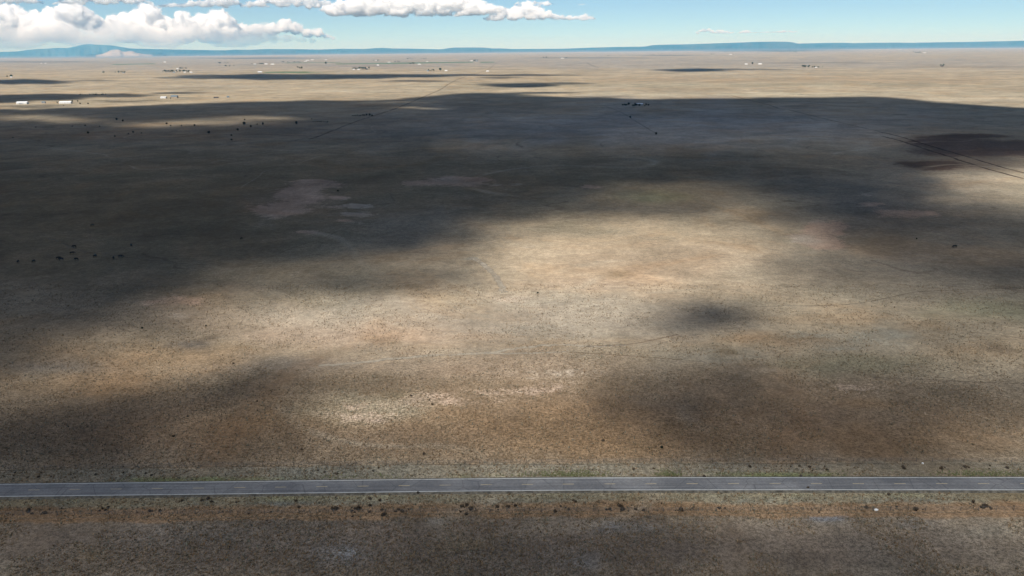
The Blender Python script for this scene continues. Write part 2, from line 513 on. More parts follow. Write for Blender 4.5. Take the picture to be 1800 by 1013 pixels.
# hue drift between straw, grey-green and rusty grass
col = k.mix(k.math('MULTIPLY', k.ramp(n_hue, 0.47, 0.66), 0.40), col, k.mix(1.0, col, (0.86, 0.96, 1.02), 'MULTIPLY'))
col = k.mix(k.math('MULTIPLY', k.ramp(n_hue, 0.50, 0.34), 0.45), col, k.mix(1.0, col, (1.10, 0.93, 0.78), 'MULTIPLY'))
val = k.math('MULTIPLY', k.ramp(n_big, 0.3, 0.7, 0.84, 1.14), k.ramp(n_mid, 0.28, 0.72, 0.80, 1.18))
val = k.math('MULTIPLY', val, k.ramp(n_sml, 0.3, 0.7, 0.90, 1.10))
val = k.math('MULTIPLY', val, k.ramp(n_tus, 0.34, 0.66, 0.86, 1.14))
val = k.math('MULTIPLY', val, k.ramp(n_pat, 0.3, 0.7, 0.94, 1.06))
col = k.mix(1.0, col, val, 'MULTIPLY')
# grass clumps and the darker gaps between them
clump = k.math('ADD', k.math('MULTIPLY', n_fin, 0.5), k.math('MULTIPLY', n_vfin, 0.5))
gap = k.ramp(clump, 0.41, 0.59, 0.0, 1.0)
tuft = k.math('MULTIPLY', tuft, k.ramp(n_hue, 0.35, 0.65, 0.65, 1.15))
lowv = k.math('SUBTRACT', 1.0, k.math('MULTIPLY', tuft, 0.50))
spk = k.n("ShaderNodeMapRange")
k.set(spk.inputs[0], gap); spk.inputs[1].default_value = 0; spk.inputs[2].default_value = 1
k.set(spk.inputs[3], lowv)
k.set(spk.inputs[4], k.math('ADD', 1.0, k.math('MULTIPLY', tuft, 0.36)))
col = k.mix(1.0, col, spk.outputs[0], 'MULTIPLY')
bmp = k.n("ShaderNodeBump")
bmp.inputs["Strength"].default_value = 0.8
bmp.inputs["Distance"].default_value = 0.35
k.set(bmp.inputs["Height"], k.math('ADD', k.math('MULTIPLY', clump, 1.0), k.math('ADD', k.math('MULTIPLY', n_sml, 0.8), k.math('MULTIPLY', n_mid, 2.0))))
bs = k.n("ShaderNodeBsdfDiffuse")
k.set(bs.inputs[0], col)
k.set(bs.inputs["Normal"], bmp.outputs[0])
nt.links.new(bs.outputs[0], out.inputs[0])
tag(link("ground", build_ground(), m_ground, smooth=True), kind="structure")

# ------------------------------------------------------------------ road and markings
m_asph, nt, out = new_mat("worn_asphalt")
k = NT(nt)
pos = k.n("ShaderNodeNewGeometry").outputs["Position"]
ac = k.attr("across", "Fac")
n1 = k.noise(pos, 1 / 14.0, 5, 0.65); n2 = k.noise(pos, 1 / 0.5, 3, 0.7)
aniso = k.n("ShaderNodeMapping", vector_type='POINT')
k.set(aniso.inputs[0], pos); aniso.inputs["Scale"].default_value = (0.03, 1.2, 1)
n3 = k.noise(aniso.outputs[0], 1.0, 4, 0.6)
base = k.mix(k.ramp(n1, 0.35, 0.65), (0.14, 0.143, 0.15), (0.215, 0.216, 0.218))
trk = k.math('ABSOLUTE', k.math('SUBTRACT', k.math('ABSOLUTE', ac), 1.75))       # lane centre
trk = k.math('ABSOLUTE', k.math('SUBTRACT', trk, 0.85))                           # wheel paths
base = k.mix(k.math('MULTIPLY', k.ramp(trk, 0.0, 0.45, 1.0, 0.0), 0.35), base, (0.125, 0.13, 0.142))
base = k.mix(1.0, base, k.math('MULTIPLY', k.ramp(n3, 0.3, 0.7, 0.82, 1.15), k.ramp(n2, 0.3, 0.7, 0.85, 1.15)), 'MULTIPLY')
crk = k.n("ShaderNodeTexVoronoi", feature='DISTANCE_TO_EDGE')
k.set(crk.inputs["Vector"], pos); crk.inputs["Scale"].default_value = 1 / 9.0
base = k.mix(k.math('MULTIPLY', k.ramp(crk.outputs["Distance"], 0.0, 0.02, 1.0, 0.0), 0.45), base, (0.05, 0.05, 0.055))
b = k.n("ShaderNodeBsdfPrincipled")
k.set(b.inputs["Base Color"], base); b.inputs["Roughness"].default_value = 0.85; b.inputs["Specular IOR Level"].default_value = 0.25
nt.links.new(b.outputs[0], out.inputs[0])


def road_normal(x):
    s = (road_y(x + 1) - road_y(x - 1)) / 2
    l = np.sqrt(1 + s * s)
    return -s / l, 1 / l


def strip(name, x0, x1, o0, o1, z, mat, parent=None, step=6.0, cross=1, jag=0.0):
    """sheet that follows the road between two offsets from its centre line"""
    n = max(2, int((x1 - x0) / step) + 1)
    xs = np.linspace(x0, x1, n); nx, ny = road_normal(xs); yc = road_y(xs)
    rows = []
    for i in range(cross + 1):
        o = o0 + (o1 - o0) * i / cross
        oo = o + (jag * fbm(xs / 1.7, xs * 0 + i * 9.1 + o, 5, 3) if i in (0, cross) else 0)
        zz = z if np.isscalar(z) else z(np.full(n, o))
        rows.append(np.stack([xs + nx * oo, yc + ny * oo, np.zeros(n) + zz], -1))
    v = np.stack(rows); idx = np.arange(v.shape[0] * n).reshape(v.shape[0], n)
    q = np.stack([idx[:-1, :-1], idx[:-1, 1:], idx[1:, 1:], idx[1:, :-1]], -1).reshape(-1, 4)
    me = mesh_np(name, v.reshape(-1, 3), q)
    a = me.attributes.new("across", 'FLOAT', 'POINT')
    a.data.foreach_set("value", np.repeat(np.linspace(o0, o1, cross + 1), n))
    return link(name, me, mat, parent)


RX0, RX1 = -900.0, 900.0
# slightly raised roadbed with sloping shoulders
m_shoulder = pbr("gravel_shoulder", (0.115, 0.105, 0.085), 0.95, 0.5, 0.8)
road = tag(strip("road", RX0, RX1, -3.65, 3.65, 0.30, m_asph, cross=12, jag=0.12, step=1.0), kind="structure")
sh = []
for s in (-1, 1):
    a, b_ = (-4.55, -3.62) if s < 0 else (3.62, 4.55)
    o = strip("shoulder", RX0, RX1, a, b_, 0.0, m_shoulder, road, cross=2, step=3.0)
    vv = np.zeros(len(o.data.vertices) * 3); o.data.vertices.foreach_get("co", vv); vv = vv.reshape(-1, 3)
    ac_ = np.zeros(len(vv)); o.data.attributes["across"].data.foreach_get("value", ac_)
    vv[:, 2] = 0.285 - (np.abs(ac_) - 3.62) / 0.93 * 0.30
    o.data.vertices.foreach_set("co", vv.ravel())


def paint_mat(name, col, wear):
    m, nt, out = new_mat(name)
    k = NT(nt)
    pos = k.n("ShaderNodeNewGeometry").outputs["Position"]
    n1 = k.noise(pos, 1 / 0.6, 5, 0.7); n2 = k.noise(pos, 1 / 5.0, 3, 0.6)
    f = k.ramp(k.math('ADD', k.math('MULTIPLY', n1, 0.6), k.math('MULTIPLY', n2, 0.4)), 0.36, 0.52)
    c = k.mix(f, tuple(0.5 * a + 0.5 * b for a, b in zip(col, (0.15, 0.15, 0.15))), col)
    b = k.n("ShaderNodeBsdfPrincipled"); k.set(b.inputs["Base Color"], c); b.inputs["Roughness"].default_value = 0.7
    nt.links.new(b.outputs[0], out.inputs[0])
    return m


m_white = paint_mat("white_road_paint", (0.75, 0.77, 0.73), 0.3)
m_yellow = paint_mat("yellow_road_paint", (0.55, 0.45, 0.27), 0.4)
strip("edge_line", RX0, RX1, 3.22, 3.42, 0.305, m_white, road, step=2.0)
strip("edge_line", RX0, RX1, -3.42, -3.22, 0.305, m_white, road, step=2.0)
# centre dashes: positions along x on the ground
x_first = G(62, 861)[0]
x_last = G(1729, 852)[0]
nd = 23
cyc = (x_last - x_first) / nd
for i in range(-15, nd + 16):
    xm = x_first + i * cyc
    strip("centre_dash", xm - 1.6, xm + 1.6, -0.10, 0.10, 0.305, m_yellow, road, step=1.6)

# ------------------------------------------------------------------ dirt tracks
def track_mat(name, col, strength=0.8):
    m, nt, out = new_mat(name)
    k = NT(nt)
    pos = k.n("ShaderNodeNewGeometry").outputs["Position"]
    ac = k.attr("across", "Fac")
    n1 = k.noise(pos, 1 / 3.0, 5, 0.65); n2 = k.noise(pos, 1 / 30.0, 4, 0.6)
    edge = k.ramp(k.math('ADD', k.math('ABSOLUTE', ac), k.math('MULTIPLY', k.math('SUBTRACT', n1, 0.5), 1.2)), 0.45, 0.95, 1.0, 0.0)
    a = k.math('MULTIPLY', edge, k.ramp(n2, 0.30, 0.55, 0.25, 1.0))
    a = k.math('MULTIPLY', a, strength)
    d = k.n("ShaderNodeBsdfDiffuse"); k.set(d.inputs[0], k.mix(1.0, (*col, 1), k.ramp(n1, 0.3, 0.7, 0.7, 1.25), 'MULTIPLY'))
    t = k.n("ShaderNodeBsdfTransparent")
    mx = k.n("ShaderNodeMixShader"); k.set(mx.inputs[0], a)
    nt.links.new(t.outputs[0], mx.inputs[1]); nt.links.new(d.outputs[0], mx.inputs[2])
    nt.links.new(mx.outputs[0], out.inputs[0])
    return m


m_trk_light = track_mat("pale_dust_track", (0.47, 0.41, 0.32), 0.7)
m_trk_rust = track_mat("rusty_soil_track", (0.22, 0.145, 0.09), 0.4)
m_trk_faint = track_mat("faint_dark_track", (0.12, 0.09, 0.07), 0.5)
m_trk_dark = track_mat("dark_soil_track", (0.085, 0.06, 0.048), 0.7)
m_trail = track_mat("trodden_trail", (0.30, 0.25, 0.18), 0.5)
_tz = [0.02]


def track(pts, width, mat, name="dirt_track"):
    w = [Vector(G(a, b)) for a, b in pts]
    # resample with smoothing
    P_ = []
    for i in range(len(w) - 1):
        p0 = w[max(i - 1, 0)]; p1 = w[i]; p2 = w[i + 1]; p3 = w[min(i + 2, len(w) - 1)]
        n = 14
        for j in range(n):
            t = j / n
            P_.append(0.5 * ((2 * p1) + (p2 - p0) * t + (2 * p0 - 5 * p1 + 4 * p2 - p3) * t * t + (3 * p1 - p0 - 3 * p2 + p3) * t ** 3))
    P_.append(w[-1])
    vs, ac = [], []
    _tz[0] += 0.004
    for i, p in enumerate(P_):
        d = (P_[min(i + 1, len(P_) - 1)] - P_[max(i - 1, 0)]); d.z = 0
        d.normalize()
        nrm = Vector((-d.y, d.x, 0))
        jit = nrm * (width * 0.25 * float(fbm(np.array(i * 0.37), np.array(pts[0][0] * 0.1), 9, 2)))
        for s in (-1.0, 0.0, 1.0):
            q = p + jit + nrm * s * width / 2
            vs.append((q.x, q.y, _tz[0])); ac.append(s)
    n = len(P_)
    f = []
    for i in range(n - 1):
        for j in range(2):
            f.append((3 * i + j, 3 * i + j + 1, 3 * i + 4 + j, 3 * i + 3 + j))
    me = mesh_np(name, np.array(vs), f)
    a = me.attributes.new("across", 'FLOAT', 'POINT'); a.data.foreach_set("value", ac)
    return tag(link(name, me, mat), kind="structure")


track([(560, 643), (610, 640), (680, 632), (760, 625), (850, 621), (900, 614), (950, 608), (990, 606.5), (1050, 609), (1100, 606)], 3.2, m_trk_light)
track([(1030, 609), (1100, 606), (1150, 597.5), (1175, 592), (1192, 588)], 1.6, m_trk_rust)
track([(850, 622), (930, 621), (985, 619), (1000, 616)], 2.0, m_trk_light)
track([(1000, 620), (1050, 622), (1090, 625), (1150, 629), (1200, 633)], 1.2, m_trk_rust)
track([(826, 452), (840, 458), (855, 470), (868, 483), (880, 500), (885, 515)], 5.0, m_trk_light)
track([(1290, 541), (1380, 538), (1460, 537), (1510, 533), (1550, 526), (1610, 514), (1680, 510), (1810, 506)], 0.9, m_trk_faint)
track([(1530, 663), (1580, 666), (1640, 668), (1700, 671), (1740, 673), (1820, 674.5)], 0.8, m_trk_faint)
track([(1700, 584), (1740, 587), (1770, 591), (1815, 598)], 1.2, m_trk_rust)
track([(80, 418), (100, 424), (130, 436), (155, 444), (185, 447), (220, 452), (300, 462), (360, 466)], 1.6, m_trail)
far_road = [(545, 245), (575, 234), (625, 214), (650, 206), (690, 193), (720, 181), (748, 169), (775, 157), (792, 146), (812, 137), (832, 131), (850, 126), (862, 120), (872, 111), (880, 106)]
track(far_road, 6.0, m_trk_faint)
track([(1385, 193), (1470, 214), (1545, 231)], 4.0, m_trk_faint)
track([(1543, 231.5), (1580, 240), (1640, 258), (1700, 276), (1760, 294), (1830, 312)], 4.5, m_trk_dark)
track([(1552, 240), (1590, 250), (1625, 262), (1660, 273), (1700, 286), (1760, 304), (1830, 322)], 5.0, m_trk_dark)
track([(1285, 168), (1320, 177), (1345, 183), (1370, 191)], 6.0, m_trk_faint)
track([(1060, 186), (1090, 197), (1120, 215), (1140, 227), (1155, 236)], 2.5, m_trk_faint)
track([(1032, 111), (1040, 115), (1052, 119)], 14.0, m_trk_faint)
track([(95, 193), (110, 190), (130, 186), (165, 182), (210, 174)], 7.0, m_trk_light)
track([(1530, 148), (1545, 146), (1550, 145)], 10.0, m_trk_dark)
track([(0, 238), (60, 237), (200, 238), (420, 236), (560, 240)], 5.0, m_trk_rust)
track([(-100, 911), (0, 912), (120, 911), (200, 909.5), (245, 911), (280, 913.5), (340, 913), (460, 909), (700, 905), (900, 903), (1350, 903), (1550, 902), (1850, 901)], 0.4, m_trail, "cattle_trail")
track([(-100, 829), (0, 828), (200, 824), (450, 820.5), (700, 818), (900, 817), (1350, 816), (1850, 817)], 0.45, m_trk_faint, "cattle_trail")

# ------------------------------------------------------------------ hills, mesas and the far mountain
def hill_mat(name, col, col2, sc_):
    m, nt, out = new_mat(name)
    k = NT(nt)
    pos = k.n("ShaderNodeNewGeometry").outputs["Position"]
    mp = k.n("ShaderNodeMapping"); k.set(mp.inputs[0], pos); mp.inputs["Scale"].default_value = (1, 1, 3.5)
    n1 = k.noise(mp.outputs[0], sc_, 6, 0.65, 0.5)
    d = k.n("ShaderNodeBsdfDiffuse"); sz_ = k.n('ShaderNodeSeparateXYZ'); k.set(sz_.inputs[0], pos)
    foot = k.ramp(k.math('ADD', sz_.outputs[2], k.math('MULTIPLY', n1, 160.0)), 90.0, 190.0, 0.55, 0.0)
    k.set(d.inputs[0], k.mix(foot, k.mix(k.ramp(n1, 0.38, 0.62), col, col2), (0.19, 0.17, 0.145)))
    nt.links.new(d.outputs[0], out.inputs[0])
    return m


m_mesa = hill_mat("wooded_mesa", (0.022, 0.045, 0.045), (0.06, 0.075, 0.065), 1 / 900.0)
m_mount = hill_mat("wooded_mountain", (0.03, 0.055, 0.055), (0.07, 0.09, 0.075), 1 / 1500.0)
m_pale = hill_mat("pale_bare_hill", (0.30, 0.25, 0.20), (0.40, 0.33, 0.26), 1 / 400.0)


def ridge(name, sky_px, D, mat, depth=5000.0, apron=1500.0, seed=1, rough=1.0, flat=0.5):
    """a ridge whose crest follows a skyline: eroded front slope, plateau, back slope"""
    pts = sorted(sky_px)
    px = np.array([p[0] for p in pts], float); py = np.array([p[1] for p in pts], float)
    xs = np.arange(px[0], px[-1] + 0.1, 2.0)
    ys = np.interp(xs, px, py)
    rows_t = np.concatenate([np.linspace(0, 1, 13), np.linspace(1.15, 2.0, 5), np.linspace(2.3, 3, 4)])
    v = np.zeros((len(rows_t), len(xs), 3))
    for j, x in enumerate(xs):
        c = at(x, ys[j], D)
        d = Vector((c.x, c.y, 0)).normalized()
        for i, t in enumerate(rows_t):
            spur = float(fbm(np.array(x / 14.0), np.array(0.0), seed, 3))
            ap = apron * (1.0 + 0.65 * spur)
            n = float(fbm(np.array(x / 9.0 + 3), np.array(t * 2.0), seed + 5, 4)) * rough
            if t <= 1:
                r = D - ap * (1 - t)
                h = c.z * (0.62 * t ** 1.25 + 0.38 * float(sstep(0.55, 0.95, np.array(t))))
                h += c.z * 0.10 * n * math.sin(math.pi * t)
            elif t <= 2:
                r = D + (t - 1) * depth * flat
                h = c.z * (1 - 0.05 * (t - 1))
            else:
                r = D + depth * flat + (t - 2) * depth * (1 - flat)
                h = c.z * 0.95 * (1 - (t - 2))
            p = d * r
            v[i, j] = (p.x, p.y, h - 3.0)
    idx = np.arange(v.shape[0] * v.shape[1]).reshape(v.shape[:2])
    q = np.stack([idx[:-1, :-1], idx[:-1, 1:], idx[1:, 1:], idx[1:, :-1]], -1).reshape(-1, 4)
    return tag(link(name, mesh_np(name, v.reshape(-1, 3), q), mat, smooth=True), kind="structure")


# px rows are those of the skyline in the photograph
ridge("mountain", [(-260, 97), (-150, 95), (-60, 94), (0, 91.5), (30, 90.5), (48, 88), (65, 86.2), (85, 85.5), (100, 84.2), (118, 84.6), (132, 82), (143, 79), (155, 77.8), (170, 78.6), (185, 79.2), (198, 80.2), (212, 82.5), (228, 85), (250, 88), (285, 92), (320, 95)], 54000, m_mount, 6000, 3500, 2)
ridge("mesa", [(150, 96.5), (190, 93), (208, 87), (216, 84.8), (240, 85.6), (270, 86.4), (300, 87), (350, 88), (395, 88.6), (403, 88.2), (412, 87.3), (440, 87.6), (470, 86.3), (520, 86.6), (560, 87.3), (600, 85.8), (640, 86.2), (660, 84.8), (672, 84.3), (690, 85.3), (720, 85.6), (750, 86.4), (790, 87), (830, 88), (880, 90.5)], 44000, m_mesa, 5000, 2200, 31)
ridge("mesa", [(690, 91), (740, 88), (780, 86.4), (785, 85.2), (797, 83.8), (830, 83.6), (852, 83.9), (866, 85.4), (880, 85.2), (900, 86.3), (950, 86.0), (990, 85.8), (1020, 84.6), (1050, 83.6), (1090, 82.6), (1120, 82.2), (1180, 84), (1230, 87)], 42500, m_mesa, 5000, 2000, 47)
ridge("mesa", [(1040, 88.5), (1090, 84), (1135, 81.8), (1146, 79.6), (1160, 78.8), (1200, 78.2), (1250, 76.6), (1290, 75.2), (1330, 73.8), (1360, 73.4), (1385, 73.6), (1394, 74.6), (1402, 76.8), (1430, 77.4), (1480, 80), (1540, 84)], 40500, m_mesa, 6000, 1700, 71, 0.7)
ridge("mesa", [(1340, 83), (1380, 78), (1410, 76.6), (1450, 75.6), (1480, 75.3), (1500, 76), (1530, 75.3), (1580, 75.0), (1600, 75.4), (1640, 74.6), (1700, 73.9), (1760, 72.6), (1800, 71.6), (1900, 70), (2050, 69), (2200, 72), (2350, 76)], 43500, m_mesa, 6000, 2500, 93, 0.8)
ridge("mesa", [(-1500, 118), (-1300, 112), (-1000, 108), (-800, 104), (-600, 102.5), (-400, 99), (-250, 97.5), (-120, 97.5), (-20, 98.5)], 45500, m_mesa, 5000, 2200, 131)
ridge("mesa", [(2150, 75), (2300, 71), (2500, 67), (2700, 66), (3000, 62), (3400, 60), (3700, 62)], 44500, m_mesa, 5000, 2200, 151)
ridge("pale_hill", [(168, 96.8), (180, 95), (188, 91.5), (195, 88.2), (202, 87.2), (209, 87.4), (215, 90.5), (221, 91), (228, 89.6), (234, 90.2), (240, 93), (255, 95.5), (268, 96.2)], 37500, m_pale, 2000, 900, 15, 0.8, 0.3)

# ------------------------------------------------------------------ clouds overhead, out of view, shaped from the sunlight map to shade the plain
DIG = {
    230: "1111100000011111111",
    260: "0000000011111111111",
    290: "0000000000000011134",
    310: "0000000000000001169",
    330: "0000000000023200169",
    350: "0000000000134310157",
    370: "0000000001224520123",
    385: "0000000012566621112",
    400: "0000000026898841111",
    420: "0000000027999852211",
    445: "0000001148999854222",
    460: "0000122458999854221",
    480: "0000233338999864321",
    500: "0000233448999865432",
    520: "0002457889999876543",
    545: "0013689999985676554",
    570: "1124799999863466555",
    600: "1356899888876655555",
    630: "1368977788775443456",
    660: "3577447788853233344",
    690: "4543136799943344333",
    720: "3212349998742333345",
    750: "1113446666752323356",
    780: "1113345666663333357",
    810: "1112345667774323356",
    850: "2222334556666555555",
    880: "2222333333345665555",
    910: "3333333333334554456",
    940: "3333333333333543346",
    970: "3333333332223333334",
    1010: "3333333322222332233",
    1100: "2333333322222332222",
}
NEARBLOT = [(1256, 553, 70, 26, .85), (1225, 545, 50, 18, .5), (1480, 470, 120, 22, .3), (640, 497, 130, 16, .35), (1330, 395, 60, 12, .2), (1215, 366, 60, 9, .5), (470, 655, 120, 14, .35), (1180, 720, 120, 26, .35)]
_dy = np.array(sorted(DIG)); _dg = np.array([[int(c) for c in DIG[y]] for y in _dy], float)
_dy = _dy.astype(float)


def digits(x, y):
    fx = np.clip(x / 100.0, 0, 17.999); i = fx.astype(int); tx = fx - i; tx = tx * tx * (3 - 2 * tx)
    yy = np.clip(y, _dy[0], _dy[-1] - 0.01); j = np.clip(np.searchsorted(_dy, yy, side='right') - 1, 0, len(_dy) - 2)
    ty = (yy - _dy[j]) / (_dy[j + 1] - _dy[j]); ty = ty * ty * (3 - 2 * ty)
    return (_dg[j, i] * (1 - tx) + _dg[j, i + 1] * tx) * (1 - ty) + (_dg[j + 1, i] * (1 - tx) + _dg[j + 1, i + 1] * tx) * ty


YB = [(-400, 200), (0, 192), (100, 190.5), (200, 186.5), (270, 184), (350, 182), (450, 178), (550, 176), (650, 175.5), (700, 174.5), (760, 168), (820, 163), (870, 162), (900, 164), (1000, 171.5), (1050, 170.5), (1100, 173.5), (1200, 174), (1300, 173), (1400, 170), (1500, 169), (1560, 171), (1600, 174.5), (1650, 178), (1700, 182), (1750, 186), (1800, 188.5), (2300, 195)]
STREAK = [(40, 144.5, 85, 4.5, 1), (160, 142, 50, 1.3, .6), (105, 151.5, 35, 1, .4), (-20, 174, 90, 8, 1), (80, 170.5, 90, 6, 1), (190, 168, 80, 3.2, .9), (310, 163.5, 45, 1.8, .9), (350, 160, 30, 1.4, .4),
          (300, 137, 35, 1.6, .6), (370, 135.5, 60, 4, .9), (470, 135.5, 85, 5.5, 1), (560, 135.5, 80, 5.5, 1), (640, 134.5, 70, 4.2, 1), (720, 133, 70, 3, 1), (800, 132, 60, 2, .9), (900, 132.5, 70, 1.6, .9), (985, 132, 35, 1.0, .6),
          (880, 136.5, 30, 1.6, .8), (730, 142.5, 60, 1.6, .8), (920, 150.5, 60, 4, 1), (985, 147, 60, 2, .8), (865, 148, 30, 2.5, .7),
          (1220, 124, 60, 3, 1), (1170, 123, 35, 1.6, .8), (1310, 122.2, 90, 1.2, .7), (950, 164, 70, 1.6, .9), (1060, 170, 60, 2, .5), (220, 178, 60, 1.5, .6), (60, 187, 70, 3, .6), (-20, 208, 30, 2, .6)]
SPOT = [(340, 217, 100, 5, .75), (270, 220, 60, 4, .6), (460, 207.5, 60, 3, .6), (420, 211, 60, 4, .5), (60, 208, 75, 5.5, .6), (120, 212, 60, 4, .35), (736, 190.5, 35, 1.5, .6), (690, 181, 60, 1.6, .2), (960, 169.2, 45, 1.4, .5)]


def sunlight(x, y):
    """share of direct sun that reaches the ground at a photograph pixel"""
    wx = fbm(x / 55, y / 16, 41, 4) * 26; wy = fbm(x / 55, y / 16, 57, 4)
    near = sstep(215, 245, y)
    xx = x + wx * (0.5 + near); yy = y + wy * np.interp(y, [100, 180, 300, 500, 1000], [1.0, 2.5, 6, 11, 16])
    g = (digits(xx, yy) / 9.0) ** 1.2
    for (a, b, rx, ry, q) in NEARBLOT:
        g = g * (1 - q * np.exp(-(((xx - a) / rx) ** 2 + ((yy - b) / ry) ** 2) ** 1.2))
    xs = np.array([p[0] for p in YB], float); yb = np.interp(xx, xs, [p[1] for p in YB])
    far = sstep(2.5, -1.8, yy - yb)
    for (a, b, rx, ry, s) in STREAK:
        r = ((xx - a) / rx) ** 2 + ((yy - b) / ry) ** 2
        far = far * (1 - s * sstep(1.5, 0.45, r))
    dark = 0.045
    far = dark + far * (1 - dark)
    for (a, b, rx, ry, s) in SPOT:
        r = ((xx - a) / rx) ** 2 + ((yy - b) / ry) ** 2
        far = far + (1 - far) * s * np.exp(-r * 1.2)
    t = far * (1 - near) + g * near
    return np.clip(t * 1.06, 0.0, 1.0)


CL_Z, SIG = 1500.0, 0.02


def build_overhead():
    v = np.concatenate([np.arange(101, 215, 0.9), np.arange(215, 420, 3.5), np.arange(420, 1180, 9.0)])
    x = np.arange(-1300, 3101, 22.0)
    X, V = np.meshgrid(x, v)
    Y = V - SLOPE * (X - 900)
    g = ground_pts(X, Y)
    T = sunlight(X, Y)
    tau = -np.log(np.clip(T, 0.02, 1.0))
    tau = np.where(tau < 0.03, 0, tau)
    tau *= 1 + 0.18 * fbm(g[..., 0] / 300, g[..., 1] / 300, 77, 4)
    # taper to nothing at the rim of the sheet
    rim = fbm(g[..., 0] / 260, g[..., 1] / 260, 123, 4)
    ex = sstep(-1250, -450, X + 380 * rim) * sstep(3050, 2250, X + 380 * rim) * sstep(101, 104, V) * sstep(1180, 1090, V + 40 * rim)
    L = tau * ex / SIG
    sd = np.array(SDIR)
    zb = CL_Z + 60 * fbm(g[..., 0] / 900, g[..., 1] / 900, 99, 3)
    bot = g + sd * (zb / sd[2])[..., None]
    top = bot + sd * L[..., None]
    nr, nc = X.shape
    cell = (L[:-1, :-1] + L[1:, :-1] + L[:-1, 1:] + L[1:, 1:]) > 0.5
    full = np.zeros((nr, nc), int)
    for a in (0, 1):
        for b in (0, 1):
            full[a:nr - 1 + a, b:nc - 1 + b] += cell
    inner = full == 4
    L2 = np.where(inner, np.maximum(L, 0.4), 0)
    top = bot + sd * L2[..., None]
    bi = -np.ones((nr, nc), int); ti = -np.ones((nr, nc), int)
    used = full > 0
    vb = bot[used]; bi[used] = np.arange(len(vb))
    vt = top[inner]; ti[inner] = len(vb) + np.arange(len(vt))
    ti = np.where(inner, ti, bi)
    cs = np.argwhere(cell)
    fb, ft = [], []
    for (i, j) in cs:
        a = (bi[i, j], bi[i, j + 1], bi[i + 1, j + 1], bi[i + 1, j])
        b = (ti[i, j], ti[i + 1, j], ti[i + 1, j + 1], ti[i, j + 1])
        if set(a) == set(b):
            continue
        fb.append(tuple(int(q) for q in a)); ft.append(tuple(int(q) for q in b))
    me = mesh_np("overhead_clouds", np.concatenate([vb, vt]), fb + ft)
    return me


m_vap, nt, out = new_mat("cloud_vapour")
k = NT(nt)
vs_ = k.n("ShaderNodeVolumePrincipled")
vs_.inputs["Color"].default_value = (0.52, 0.49, 0.46, 1.0)
vs_.inputs["Density"].default_value = SIG
vs_.inputs["Anisotropy"].default_value = 0.55
nt.links.new(vs_.outputs[0], out.inputs["Volume"])
tag(link("overhead_clouds", build_overhead(), m_vap, smooth=True), kind="stuff")

# ------------------------------------------------------------------ cumulus clouds above the horizon
def vapour(name, dens):
    m, nt, out = new_mat(name)
    k = NT(nt)
    v = k.n("ShaderNodeVolumeScatter")
    v.inputs["Color"].default_value = (0.995, 0.997, 1.0, 1.0)
    v.inputs["Density"].default_value = dens
    v.inputs["Anisotropy"].default_value = -0.25
    nt.links.new(v.outputs[0], out.inputs["Volume"])
    return m


m_cloud = vapour("cumulus_vapour", 0.0065)
m_thin = vapour("thin_cloud_vapour", 0.0022)
m_veil = vapour("veil_vapour", 0.001)
m_fringe = vapour("ragged_fringe_vapour", 0.0008)
tex_a = bpy.data.textures.new("puff_coarse", 'CLOUDS'); tex_a.noise_scale = 800; tex_a.noise_depth = 2; tex_a.noise_type = 'HARD_NOISE'
tex_c = bpy.data.textures.new("puff_ragged", 'CLOUDS'); tex_c.noise_scale = 500; tex_c.noise_depth = 5
tex_b = bpy.data.textures.new("puff_fine", 'CLOUDS'); tex_b.noise_scale = 190; tex_b.noise_depth = 3; tex_b.noise_type = 'HARD_NOISE'


_b = bmesh.new(); bmesh.ops.create_icosphere(_b, subdivisions=2, radius=1.0)
_b.verts.index_update()
ICO = (np.array([v.co[:] for v in _b.verts]), np.array([[v.index for v in f.verts] for f in _b.faces]))
_b.free()


